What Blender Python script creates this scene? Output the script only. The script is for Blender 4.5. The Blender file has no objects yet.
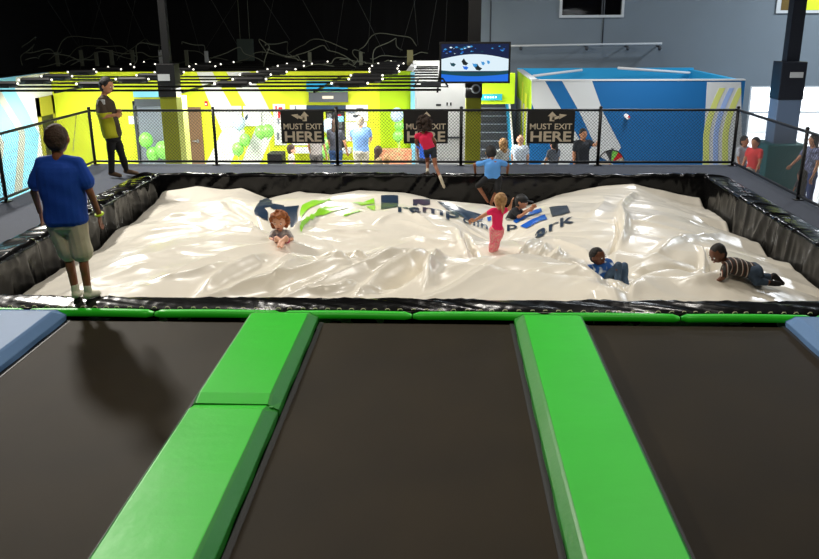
import bpy, bmesh, math, random
import numpy as np
from mathutils import Vector, Matrix
random.seed(7)
PI = math.pi
scene = bpy.context.scene
C = scene.collection

# ------------------------------------------------------------------ camera
FPX, TH, PSI, ROLL, CH = 831.15, .3049, .0433, -.0057, 2.75
FW = np.array([-math.sin(PSI)*math.cos(TH), math.cos(PSI)*math.cos(TH), -math.sin(TH)])
_r = np.array([math.cos(PSI), math.sin(PSI), 0]); _u = np.cross(_r, FW)
RT = math.cos(ROLL)*_r + math.sin(ROLL)*_u
UP = -math.sin(ROLL)*_r + math.cos(ROLL)*_u
CAM = np.array([0, 0, CH])
cd = bpy.data.cameras.new('camera'); cam = bpy.data.objects.new('camera', cd); C.objects.link(cam)
cd.sensor_width = 36; cd.lens = FPX/819*36; cd.clip_end = 300
cam.matrix_world = Matrix(((RT[0], UP[0], -FW[0], 0), (RT[1], UP[1], -FW[1], 0), (RT[2], UP[2], -FW[2], CH), (0, 0, 0, 1)))
scene.camera = cam

def at(px, py, X=None, Y=None, Z=None):
    d = FW*FPX + RT*(px-409.5) - UP*(py-279.5)
    if Y is not None: t = Y/d[1]
    elif X is not None: t = X/d[0]
    else: t = (Z-CH)/d[2]
    return CAM + d*t

# ------------------------------------------------------------------ noise
def _h(ix, iy, iz, s):
    n = (ix*374761393 + iy*668265263 + iz*2147483647 + s*974634777) & 0xffffffff
    n = ((n ^ (n >> 13))*1274126177) & 0xffffffff
    return ((n ^ (n >> 16)) & 0xffff)/65535.0
def vn(x, y, z=0.0, s=0):
    x = np.asarray(x, float); y = np.asarray(y, float); z = np.asarray(z, float) + 0*x
    ix = np.floor(x).astype(np.int64); iy = np.floor(y).astype(np.int64); iz = np.floor(z).astype(np.int64)
    fx, fy, fz = x-ix, y-iy, z-iz
    fx = fx*fx*(3-2*fx); fy = fy*fy*(3-2*fy); fz = fz*fz*(3-2*fz)
    r = 0
    for a in (0, 1):
        for b in (0, 1):
            for c in (0, 1):
                r = r + _h(ix+a, iy+b, iz+c, s)*(fx if a else 1-fx)*(fy if b else 1-fy)*(fz if c else 1-fz)
    return r*2-1
def fbm(x, y, s=0, o=3):
    r = 0; a = 1
    for k in range(o): r = r + a*vn(x*2**k, y*2**k, 0, s+k); a *= .5
    return r

# ------------------------------------------------------------------ materials
def rgb(h):  # sRGB 0-255 tuple to linear
    return tuple(((c/255)/12.92 if c/255 <= .04045 else ((c/255+.055)/1.055)**2.4) for c in h)
def mat(name, col, rough=.5, metal=0, var=0, vscale=3, bump=0, bscale=20, emit=0, coat=0, spec=.5, col2=None, detail=4, stretch=None):
    m = bpy.data.materials.new(name); m.use_nodes = True
    nt = m.node_tree; b = nt.nodes['Principled BSDF']
    c = rgb(col)
    b.inputs['Base Color'].default_value = (*c, 1); b.inputs['Roughness'].default_value = rough
    b.inputs['Metallic'].default_value = metal; b.inputs['Specular IOR Level'].default_value = spec
    b.inputs['Coat Weight'].default_value = coat; b.inputs['Coat Roughness'].default_value = .22
    tc = nt.nodes.new('ShaderNodeTexCoord'); src = tc.outputs['Object']
    if stretch:
        mp = nt.nodes.new('ShaderNodeMapping'); mp.inputs['Scale'].default_value = stretch
        nt.links.new(src, mp.inputs[0]); src = mp.outputs[0]
    if var or col2:
        n = nt.nodes.new('ShaderNodeTexNoise'); n.inputs['Scale'].default_value = vscale; n.inputs['Detail'].default_value = detail
        nt.links.new(src, n.inputs['Vector'])
        r = nt.nodes.new('ShaderNodeValToRGB')
        r.color_ramp.elements[0].position = .35; r.color_ramp.elements[1].position = .65
        c2 = rgb(col2) if col2 else tuple(x*(1-var) for x in c)
        r.color_ramp.elements[0].color = (*c2, 1); r.color_ramp.elements[1].color = (*c, 1)
        nt.links.new(n.outputs['Fac'], r.inputs[0]); nt.links.new(r.outputs[0], b.inputs['Base Color'])
    if bump:
        n = nt.nodes.new('ShaderNodeTexNoise'); n.inputs['Scale'].default_value = bscale; n.inputs['Detail'].default_value = 3
        nt.links.new(src, n.inputs['Vector'])
        bp = nt.nodes.new('ShaderNodeBump'); bp.inputs['Strength'].default_value = bump; bp.inputs['Distance'].default_value = .02
        nt.links.new(n.outputs['Fac'], bp.inputs['Height']); nt.links.new(bp.outputs[0], b.inputs['Normal'])
    if emit:
        b.inputs['Emission Color'].default_value = (*c, 1); b.inputs['Emission Strength'].default_value = emit
    return m
def stripes(name, cols, scale, rough=.8, axis='Z', dist=.6):
    """fabric with irregular woven stripes"""
    m = mat(name, cols[0], rough); nt = m.node_tree; b = nt.nodes['Principled BSDF']
    tc = nt.nodes.new('ShaderNodeTexCoord'); w = nt.nodes.new('ShaderNodeTexWave')
    w.bands_direction = axis; w.inputs['Scale'].default_value = scale; w.inputs['Distortion'].default_value = dist; w.inputs['Detail'].default_value = 1
    r = nt.nodes.new('ShaderNodeValToRGB'); r.color_ramp.interpolation = 'CONSTANT'
    r.color_ramp.elements[0].color = (*rgb(cols[0]), 1)
    r.color_ramp.elements[1].position = 1/len(cols); r.color_ramp.elements[1].color = (*rgb(cols[1]), 1)
    for i, c in enumerate(cols[2:]):
        e = r.color_ramp.elements.new((i+2)/len(cols)); e.color = (*rgb(c), 1)
    nt.links.new(tc.outputs['Object'], w.inputs['Vector']); nt.links.new(w.outputs['Fac'], r.inputs[0]); nt.links.new(r.outputs[0], b.inputs['Base Color'])
    return m

# ------------------------------------------------------------------ mesh builder
class MB:
    def __init__(s): s.v = []; s.f = []; s.m = []
    def add(s, v, f, mi=0):
        k = len(s.v); s.v.extend([tuple(map(float, p)) for p in v])
        s.f.extend([tuple(i+k for i in q) for q in f]); s.m.extend([mi]*len(f)); return s
    def box(s, x0, x1, y0, y1, z0, z1, mi=0):
        x0, x1 = min(x0, x1), max(x0, x1); y0, y1 = min(y0, y1), max(y0, y1); z0, z1 = min(z0, z1), max(z0, z1)
        v = [(x0,y0,z0),(x1,y0,z0),(x1,y1,z0),(x0,y1,z0),(x0,y0,z1),(x1,y0,z1),(x1,y1,z1),(x0,y1,z1)]
        return s.add(v, [(0,3,2,1),(4,5,6,7),(0,1,5,4),(1,2,6,5),(2,3,7,6),(3,0,4,7)], mi)
    def prism(s, poly, off, mi=0):
        """3D polygon extruded by vector off"""
        n = len(poly); P = [np.array(p, float) for p in poly]; o = np.array(off, float)
        v = P + [p+o for p in P]
        return s.add(v, [tuple(range(n))[::-1], tuple(range(n, 2*n))] + [(i, (i+1) % n, (i+1) % n+n, i+n) for i in range(n)], mi)
    def tube(s, pts, r, n=8, mi=0, r1=None):
        P = [np.array(p, float) for p in pts]; k = len(P); v = []; f = []
        prev = None
        for i, p in enumerate(P):
            d = P[min(i+1, k-1)]-P[max(i-1, 0)]; d = d/(np.linalg.norm(d)+1e-9)
            a = prev if prev is not None else (np.array([0, 0, 1.]) if abs(d[2]) < .9 else np.array([1., 0, 0]))
            e1 = a-d*np.dot(a, d); e1 /= np.linalg.norm(e1)+1e-9; e2 = np.cross(d, e1); prev = e1
            rr = r if r1 is None else r+(r1-r)*i/(k-1)
            for j in range(n):
                t = 2*PI*j/n; v.append(p+rr*(math.cos(t)*e1+math.sin(t)*e2))
        for i in range(k-1):
            for j in range(n): f.append((i*n+j, i*n+(j+1) % n, (i+1)*n+(j+1) % n, (i+1)*n+j))
        f.append(tuple(range(n))[::-1]); f.append(tuple((k-1)*n+j for j in range(n)))
        return s.add(v, f, mi)
    def ell(s, c, ax, n=16, m=10, mi=0):
        """ellipsoid: ax = 3 axis vectors (rows) or 3 radii"""
        A = np.diag(ax) if np.ndim(ax) == 1 else np.array(ax); c = np.array(c, float); v = [c+A[2]]
        for i in range(1, m):
            ph = PI*i/m
            for j in range(n):
                t = 2*PI*j/n; v.append(c+A[0]*math.sin(ph)*math.cos(t)+A[1]*math.sin(ph)*math.sin(t)+A[2]*math.cos(ph))
        v.append(c-A[2]); f = []
        for j in range(n): f.append((0, 1+j, 1+(j+1) % n))
        for i in range(m-2):
            for j in range(n): f.append((1+i*n+j, 1+(i+1)*n+j, 1+(i+1)*n+(j+1) % n, 1+i*n+(j+1) % n))
        L = len(v)-1
        for j in range(n): f.append((L, 1+(m-2)*n+(j+1) % n, 1+(m-2)*n+j))
        return s.add(v, f, mi)
    def cap(s, a, ra, b, rb, n=12):
        """tapered capsule"""
        a = np.array(a, float); b = np.array(b, float); d = b-a; L = np.linalg.norm(d)
        if L < 1e-4: return s.ell(a, (ra,)*3, n, 8)
        d /= L; t = np.array([0, 0, 1.]) if abs(d[2]) < .9 else np.array([1., 0, 0])
        e1 = t-d*np.dot(t, d); e1 /= np.linalg.norm(e1); e2 = np.cross(d, e1)
        rings = [(a-d*ra*math.cos(q), ra*math.sin(q)) for q in (.35, .75, 1.15, PI/2)] + [(b+d*rb*math.sin(q), rb*math.cos(q)) for q in (0, .42, .82, 1.22)]
        v = [a-d*ra]; f = []
        for c, r in rings:
            for j in range(n): v.append(c+r*(math.cos(2*PI*j/n)*e1+math.sin(2*PI*j/n)*e2))
        v.append(b+d*rb); L = len(v)-1; k = len(rings)
        for j in range(n): f.append((0, 1+(j+1) % n, 1+j)); f.append((L, 1+(k-1)*n+j, 1+(k-1)*n+(j+1) % n))
        for i in range(k-1):
            for j in range(n): f.append((1+i*n+j, 1+i*n+(j+1) % n, 1+(i+1)*n+(j+1) % n, 1+(i+1)*n+j))
        return s.add(v, f)
    def mesh(s, name, org=(0, 0, 0)):
        me = bpy.data.meshes.new(name)
        me.from_pydata((np.array(s.v).reshape(-1, 3)-np.array(org)).tolist(), [], s.f); 
        me.polygons.foreach_set('material_index', s.m); me.update(); return me
def worldloc(o):
    p = np.zeros(3)
    while o is not None: p = p+np.array(o.location); o = o.parent
    return p
def tag(o, label=None, cat=None, group=None, kind=None):
    if label: o['label'] = label
    if cat: o['category'] = cat
    if group: o['group'] = group
    if kind: o['kind'] = kind
    return o
def build(mb, name, mats, parent=None, smooth=False, bevel=0, org=None, angle=None, label=None):
    if not isinstance(mats, (list, tuple)): mats = [mats]
    if parent is not None: o0 = worldloc(parent); loc = (0, 0, 0)
    else:
        V = np.array(mb.v); o0 = org if org is not None else ((V[:, 0].min()+V[:, 0].max())/2, (V[:, 1].min()+V[:, 1].max())/2, V[:, 2].min()); loc = o0
    me = mb.mesh(name, o0); o = bpy.data.objects.new(name, me); C.objects.link(o); o.location = loc
    if parent is not None: o.parent = parent
    for m in mats: me.materials.append(m)
    if smooth: me.polygons.foreach_set('use_smooth', [True]*len(me.polygons))
    if bevel:
        b = o.modifiers.new('edge', 'BEVEL'); b.width = bevel; b.segments = 2; b.limit_method = 'ANGLE'
    if label: o['label'] = label
    return o
def empty(name, loc, label, cat, group=None):
    o = bpy.data.objects.new(name, None); C.objects.link(o); o.location = [float(q) for q in loc]; o.empty_display_size = .2
    return tag(o, label, cat, group)
def struct(mb, name, mats, **k): return tag(build(mb, name, mats, **k), kind='structure')
def copy_tree(o, parent=None):
    c = o.copy(); C.objects.link(c)
    if parent is not None: c.parent = parent
    for ch in [x for x in bpy.data.objects if x.parent == o]: copy_tree(ch, c)
    return c
def fontmesh(text, size, bold=0):
    cu = bpy.data.curves.new('t', 'FONT'); cu.body = text; cu.size = size; cu.offset = bold; cu.resolution_u = 3
    o = bpy.data.objects.new('t', cu); C.objects.link(o)
    dg = bpy.context.evaluated_depsgraph_get(); me = bpy.data.meshes.new_from_object(o.evaluated_get(dg))
    v = np.array([p.co[:] for p in me.vertices]); f = [tuple(p.vertices) for p in me.polygons]
    bpy.data.objects.remove(o); bpy.data.curves.remove(cu); bpy.data.meshes.remove(me)
    return v, f
def text_on(mb, text, x0, x1, z0, z1, y, mi=0, bold=.02):
    """text facing -Y fitted in a rectangle"""
    v, f = fontmesh(text, 1, bold); a, b = v.min(0), v.max(0)
    X = x0+(v[:, 0]-a[0])/(b[0]-a[0])*(x1-x0); Z = z0+(v[:, 1]-a[1])/(b[1]-a[1])*(z1-z0)
    mb.add(np.stack([X, np.full_like(X, y), Z], 1), f, mi)

FL = -1.2   # lobby floor level; the raised deck is z = 0
M = dict(
 deck=mat('deck_carpet', (68, 74, 88), .85, var=.25, vscale=60, bump=.2, bscale=200),
 deck_side=mat('deck_fascia', (58, 62, 70), .7),
 floor=mat('lobby_floor', (206, 206, 204), .14, var=.08, vscale=2),
 black=mat('black_paint', (14, 14, 16), .55), void=mat('black_curtain', (16, 16, 20), .9, var=.5, vscale=1.5, stretch=(4, 4, .3)),
 blackmetal=mat('black_metal', (16, 16, 18), .4, metal=.3), mat_black=mat('woven_mat', (44, 35, 19), .6, var=.3, vscale=1.2, bump=.25, bscale=350, spec=.14),
 vinyl=mat('black_vinyl', (8, 8, 9), .2, bump=.15, bscale=5, spec=.3),
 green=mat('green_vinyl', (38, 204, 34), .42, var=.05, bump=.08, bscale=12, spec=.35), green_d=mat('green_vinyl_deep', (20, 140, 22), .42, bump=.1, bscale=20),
 blue_pad=mat('pale_blue_vinyl', (100, 136, 182), .55, bump=.08, bscale=12, spec=.25),
 bag=mat('white_vinyl', (234, 228, 214), .28, bump=.06, bscale=5, coat=.3, spec=.5),
 navy=mat('navy_print', (38, 56, 78), .3, coat=.5), lime_print=mat('lime_print', (150, 224, 50), .3, coat=.4), blue_print=mat('blue_print', (22, 98, 205), .3, coat=.4),
 lime=mat('lime_wall_paint', (222, 232, 40), .75, var=.03), lime_d=mat('green_lime_wall_paint', (176, 214, 10), .75),
 white=mat('white_wall_paint', (226, 226, 224), .7), offw=mat('grey_white_paint', (200, 204, 206), .7),
 sky=mat('pale_blue_wall_paint', (130, 205, 236), .7), taupe=mat('taupe_wall_paint', (170, 172, 160), .7),
 blue=mat('blue_wall_paint', (0, 96, 158), .6), cyan=mat('cyan_wall_paint', (40, 170, 225), .6),
 grey=mat('grey_wall_paint', (116, 127, 136), .8, var=.04, vscale=1), olive=mat('olive_column_paint', (128, 132, 12), .6),
 brown=mat('brown_door', (112, 84, 58), .5), ofr=mat('olive_frame', (150, 146, 40), .6), dgrey=mat('dark_grey', (62, 66, 72), .6), mgrey=mat('mid_grey', (128, 136, 146), .7),
 sign=mat('sign_black', (14, 14, 15), .6), cream=mat('sign_cream', (206, 192, 168), .7), paper=mat('paper', (238, 238, 238), .7),
 teal=mat('teal_padding', (4, 84, 86), .5, bump=.1), steel=mat('steel', (170, 172, 176), .3, metal=.9), red=mat('red_plastic', (205, 30, 40), .4),
 wire=mat('galvanised_cable', (112, 116, 100), .5, metal=.2),
)
# ================================================================== SETTING
NX = -9.9   # left lobby wall
b = MB(); b.box(-12, 14, -2, 30, FL-.2, FL); struct(b, 'floor', M['floor'])
b = MB(); b.box(-12, 16, -2, 30, 7.5, 7.7); struct(b, 'ceiling', M['black'])
b = MB(); b.box(-12, 14, -2.2, -2, FL, 7.5); struct(b, 'wall_front', M['black'])
b = MB(); b.box(14, 14.2, -2.2, 30, FL, 7.5); struct(b, 'wall_right', M['grey'])
b = MB(); b.box(-12, 1.2, 29, 29.2, FL, 7.5); struct(b, 'wall_back', M['void'])
b = MB(); b.box(-12.2, -12, -2.2, 29, FL, 7.5); struct(b, 'wall_left', M['black'])

# raised deck around the pit (front part carries the trampolines)
PX0, PX1, PY0, PY1 = -5.27, 4.66, 7.88, 14.88
DX0, DX1, DYB = -7.0, 5.62, 16.3
b = MB()
b.box(DX0, PX0-.02, PY0-.35, DYB, -.14, 0); b.box(PX1+.02, DX1, PY0-.35, DYB, -.14, 0); b.box(PX0-.02, PX1+.02, PY1+.02, DYB, -.14, 0)
struct(b, 'floor_deck', M['deck'])
b = MB(); b.box(DX0+.05, PX1+.6, DYB-.1, DYB-.04, FL, -.14); b.box(DX0+.05, DX0+.12, 2, DYB-.04, FL, -.14); b.box(DX1-.12, DX1-.05, 2, DYB-.04, FL, -.14)
struct(b, 'trim_1', M['deck_side'])
b = MB(); b.box(DX0, DX1, 1.5, 7.51, -.5, -.16); struct(b, 'floor_trampoline_frame', M['black'])

# --- trampoline mats
beds = [(-6.9, -4.36, 'dark woven trampoline mat beyond the pale blue pad by the left fence'), (-3.62, -1.9, 'dark woven trampoline mat between the left pale blue pad and the seamed green pad'),
        (-1.16, .64, 'dark woven trampoline mat between the two long green pads'), (1.35, 3.18, 'dark woven trampoline mat between the unseamed green pad and the right pale blue pad'),
        (3.86, 5.5, 'dark woven trampoline mat beyond the right pale blue pad')]
for x0, x1, lb in beds[1:4]:
    t = empty('trampoline', ((x0+x1)/2, 4.7, -.16), lb, 'trampoline', 'trampolines in front of the pit')
    b = MB(); nx, ny = 24, 60; v = []; f = []
    for j in range(ny+1):
        for i in range(nx+1):
            u, w = i/nx, j/ny
            v.append((x0+(x1-x0)*u, 2.0+(7.42-2.0)*w, -.03-.035*math.sin(PI*u)**.7*math.sin(PI*w)**.7))
    for j in range(ny):
        for i in range(nx): k = j*(nx+1)+i; f.append((k, k+1, k+nx+2, k+nx+1))
    b.add(v, f); build(b, 'jumping_mat', M['mat_black'], t, smooth=True)
    b = MB(); b.box(x0-.03, x0+.012, 2, 7.44, -.155, -.028); b.box(x1-.012, x1+.03, 2, 7.44, -.155, -.028)
    build(b, 'mat_edge', M['black'], t)

def pad(x0, x1, segs, m, ms, label, name='padding', sl=(.02, .06), h=.1):
    t = empty('frame_pad', ((x0+x1)/2, (segs[0][0]+segs[-1][1])/2, -.03), label, 'pad')
    for (y0, y1) in segs:
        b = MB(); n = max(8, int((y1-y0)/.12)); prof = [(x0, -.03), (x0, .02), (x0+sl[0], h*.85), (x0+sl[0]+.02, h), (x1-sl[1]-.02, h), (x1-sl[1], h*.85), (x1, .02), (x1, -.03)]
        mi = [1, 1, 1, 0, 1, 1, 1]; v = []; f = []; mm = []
        for j in range(n+1):
            w = j/n; e = min(w, 1-w)*(y1-y0); dz = -.035*max(0, 1-e/.05)**2
            for k, (x, z) in enumerate(prof):
                wob = .004*math.sin(9*w*n/8+k) ; v.append((x+wob*(k in (0, 7)), y0+(y1-y0)*w, z+(dz+.003*vn(x*3, w*(y1-y0)*3) if 1 < k < 6 else 0)))
        P = len(prof)
        for j in range(n):
            for k in range(P-1): f.append((j*P+k, j*P+k+1, (j+1)*P+k+1, (j+1)*P+k)); mm.append(mi[k])
        f.append(tuple(range(P))); mm.append(1); f.append(tuple(n*P+k for k in range(P))[::-1]); mm.append(1)
        b.v = v; b.f = f; b.m = mm
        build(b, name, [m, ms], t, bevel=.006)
    b = MB()
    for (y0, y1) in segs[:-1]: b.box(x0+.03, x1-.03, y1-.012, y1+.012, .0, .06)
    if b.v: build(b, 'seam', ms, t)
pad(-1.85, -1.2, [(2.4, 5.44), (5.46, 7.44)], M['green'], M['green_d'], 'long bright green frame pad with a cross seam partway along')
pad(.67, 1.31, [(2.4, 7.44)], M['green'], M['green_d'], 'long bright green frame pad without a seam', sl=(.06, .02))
pad(-4.33, -3.66, [(2.4, 7.44)], M['blue_pad'], M['blue_pad'], 'pale blue frame pad near the boy in the blue T-shirt')
pad(3.2, 3.84, [(2.4, 7.44)], M['blue_pad'], M['blue_pad'], 'pale blue frame pad below the crawling boy', sl=(.06, .02))

# --- green edge strip in segments
joints = [at(x, 316, Z=0.03)[0] for x in (-110, 18, 150, 280, 412, 545, 680, 812, 930)]
lbs = ['green edge strip segment ending left of the pale blue pad', 'green edge strip segment in front of the standing boy, over the pale blue pad end', 'green edge strip segment above the mat with the boy shadow',
       'green edge strip segment between the long green pads, touching the seamed pad', 'green edge strip segment between the long green pads, touching the unseamed pad',
       'green edge strip segment starting at the far end of the unseamed green pad', 'green edge strip segment in front of the crawling boy', 'green edge strip segment at the far end of the right pale blue pad']
for i in range(len(joints)-1):
    x0, x1 = joints[i]+.006, joints[i+1]-.006; b = MB(); n = 20; v = []; f = []
    for j in range(n+1):
        w = j/n; e = min(w, 1-w)*(x1-x0); q = 1-.45*max(0, 1-e/.03)**2; sag = .012*math.sin(PI*w)
        for k in range(10):
            a = -.35+ (PI+.5)*k/9
            v.append((x0+(x1-x0)*w, 7.535-.055*q*math.cos(a), .0+.048*q*max(-.3, math.sin(a))+sag*.6))
    for j in range(n):
        for k in range(9): f.append((j*10+k, (j+1)*10+k, (j+1)*10+k+1, j*10+k+1))
    f.append(tuple(range(10))[::-1]); f.append(tuple(n*10+k for k in range(10)))
    b.add(v, f); o = build(b, 'edge_strip', M['green'], smooth=True); tag(o, lbs[i], 'edge padding', 'green strips along the pit edge')

# --- vinyl pit covers (deck lip + hanging wall), wrinkled
def cover(name, label, L, place, wout, drop, dens, amp, skew, lace=False, seed=0):
    """s runs along, t over the profile: outer edge -> lip -> hanging down"""
    nS = int(L/dens); prof = []
    for k in range(9): prof.append((wout*(1-k/8), 'top', k/8))
    for k in range(1, 6): a = PI/2*k/5; prof.append((-.05*math.sin(a), 'cor', a))
    for k in range(1, 17): prof.append((-.05, 'down', k/16*drop))
    S = np.linspace(0, L, nS+1); v = []; P = len(prof); dist = 0
    for k, (o, kind, q) in enumerate(prof):
        if kind == 'top': d = wout-o; z = .012+.045*math.sin(min(1, q*1.2)*PI/2); env = min(1, q*3+.15)
        elif kind == 'cor': d = wout+.06*k/13; z = .057-.05*(1-math.cos(q)); env = 1.
        else: d = wout+.06+q; z = .007-q; env = 1.
        ss = S*1.0+skew*d
        w1 = vn(ss*3.1+vn(S*.7, d*.8, 0, seed+5)*1.6, d*1.1, 0, seed); r1 = 1-np.abs(w1)
        w2 = vn(ss*5.2, d*1.3+S*.3, 0, seed+1); r2 = 1-np.abs(w2)
        pl = amp*env*(r1**2.2*1.2+r2**2.5*.45-.5) + .1*amp*env*vn(S*14, d*4, 0, seed+2)
        if kind == 'top': off = o; zz = z+pl
        elif kind == 'cor': off = o-pl*math.sin(q); zz = z+pl*math.cos(q)
        else: off = o-pl*1.6; zz = z+0*pl
        if k == 0: zz = np.full_like(S, .004)
        for i in range(nS+1):
            of = off if np.ndim(off) == 0 else off[i]
            v.append(place(S[i], of, zz[i] if np.ndim(zz) else zz))
    f = []
    for k in range(P-1):
        for i in range(nS): a = k*(nS+1)+i; f.append((a, a+1, a+nS+2, a+nS+1))
    b = MB(); b.add(v, f)
    o = build(b, name, M['vinyl'], smooth=True); tag(o, label, 'pit cover')
    sm = o.modifiers.new('thick', 'SOLIDIFY'); sm.thickness = .004
    return o
cover('vinyl_cover', 'wrinkled black vinyl cover hanging from the far edge of the airbag pit', PX1-PX0, lambda s, o, z: (PX0+s, PY1+o, z), .16, 1.1, .025, .028, .9, seed=11)
cover('vinyl_cover', 'wrinkled black vinyl cover on the pit edge beside the boy in the blue T-shirt', PY1-7.66, lambda s, o, z: (PX0-o, 7.66+s, z), .42, 1.1, .025, .038, -.35, seed=23)
cover('vinyl_cover', 'wrinkled black vinyl cover on the pit edge nearest the bright windows', PY1-7.66, lambda s, o, z: (PX1+o, 7.66+s, z), .40, 1.1, .025, .024, -.25, seed=37)
fc = cover('vinyl_cover', 'wrinkled black vinyl cover laced along the green edge strips', PX1-PX0+2.4, lambda s, o, z: (PX0-1.2+s, PY0-o, z), .28, 1.1, .02, .017, 3.2, seed=51)
b = MB()
rr = random.Random(3)
x = PX0-1.1
pts = []
while x < PX1+1.1:
    pts += [(x, 7.645, .018), (x+.015, 7.64, .040), (x+.04, 7.645, .040), (x+.055, 7.645, .018)]; x += .105+.03*rr.random()
b.tube(pts, .005, 5)
build(b, 'lace', M['cream'], fc, smooth=True)
b = MB(); b.box(PX0-.02, PX1+.02, PY0-.1, PY1+.1, FL+.0, FL+.05); struct(b, 'floor_pit', M['black'])

# ================================================================== AIRBAG
BX0, BX1, BY0, BY1 = PX0+.07, PX1-.07, PY0+.06, PY1-.07
def prof1(pts, **k):
    P = [at(x, y, **k) for x, y in pts]; return P
Lp = prof1([(160,192),(152,210),(132,222),(112,232),(97,248),(60,270),(17,296)], X=BX0); Ly = [p[1] for p in Lp][::-1]; Lz = [p[2] for p in Lp][::-1]
Bp = prof1([(160,192),(167,189),(197,184),(225,190),(242,188),(270,199),(285,194),(300,190),(331,194),(360,190),(406,192),(431,201),(460,204),(483,206),(510,212),(532,206),(556,197),(600,187),(633,181),(664,187),(702,198)], Y=BY1); Bx = [p[0] for p in Bp]; Bz = [p[2] for p in Bp]
Rp = prof1([(702,198),(705,211),(729,222),(732,235),(762,246),(772,262),(794,265),(812,284)], X=BX1); Ry = [p[1] for p in Rp][::-1]; Rz = [p[2] for p in Rp][::-1]
def gs(x, y, cx, cy, sx, sy, a, rot=0):
    c, s = math.cos(rot), math.sin(rot); dx, dy = x-cx, y-cy; u = dx*c+dy*s; w = -dx*s+dy*c
    return a*np.exp(-(u/sx)**2-(w/sy)**2)
# (px,py at z=-.1) creases : x0,y0,x1,y1,width,amp
CR = [(316,257,372,257,.06,.07),(367,276,460,252,.10,.085),(265,288,312,260,.09,.04),(275,295,336,273,.07,.055),(309,297,358,286,.06,.05),(350,297,397,286,.05,.045),
 (375,296,431,262,.12,-.10),(365,290,425,258,.06,.05),(414,287,446,261,.06,.055),(260,272,300,256,.09,.03),(155,210,217,211,.08,.06),(217,211,268,226,.06,.05),
 (225,192,281,240,.09,-.09),(283,240,330,207,.09,.08),(130,222,217,230,.10,.06),(217,230,268,243,.07,.05),(190,295,270,258,.10,.07),(230,295,315,256,.08,.06),
 (459,226,482,257,.05,-.07),(450,226,474,256,.06,.05),(415,296,446,258,.08,.06),(400,240,470,247,.07,.05),(395,225,455,235,.05,.03),
 (520,262,535,240,.05,.06),(532,264,545,245,.04,.05),(545,262,562,252,.05,.05),(572,263,581,271,.05,.05),(555,240,590,262,.05,.03),
 (617,252,623,211,.06,.07),(623,211,631,190,.06,.05),(611,262,617,224,.035,-.06),(709,279,706,243,.06,-.08),(702,276,699,246,.05,.04),(630,284,664,270,.10,-.10),(664,270,700,264,.08,-.06),
 (640,262,700,236,.10,.04),(640,230,700,215,.12,.03),(590,230,605,195,.10,.03),(660,250,720,225,.06,.03),(720,258,765,262,.08,.05),(60,285,150,262,.10,.03),(100,262,200,250,.10,.03),(150,285,230,268,.08,.04),
 (320,235,380,232,.06,.04),(385,215,440,228,.06,.03),(372,228,400,220,.06,.03),(520,285,600,278,.12,.02),(430,285,500,268,.10,.03),(670,292,760,284,.12,.04),(300,270,350,262,.05,.04),(420,268,450,255,.04,.04)]
CRW = []
for (a, c, d, e, w, m) in CR:
    p, q = at(a, c, Z=-.12), at(d, e, Z=-.12); CRW.append((p[0], p[1], q[0], q[1], w, m))
def hol(px, py, z=-.3): p = at(px, py, Z=z); return p[0], p[1]
H1 = hol(283, 240, -.42); H2 = hol(500, 246, -.40); H3 = (at(608, 275, Y=9.4)[0], 9.4); H4 = hol(709, 283, -.12); H5 = hol(520, 222, -.4)
M1 = [at(*q, Z=-.06) for q in ((250,262),(380,258),(449,257),(517,256),(546,260),(580,270),(601,279),(618,288),(628,299))]; MX1 = [q[0] for q in M1]; MY1 = [q[1] for q in M1]
M2 = [at(*q, Z=-.08) for q in ((626,299),(632,287),(655,275),(693,269),(760,262),(819,262))]; MX2 = [q[0] for q in M2]; MY2 = [q[1] for q in M2]
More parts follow.
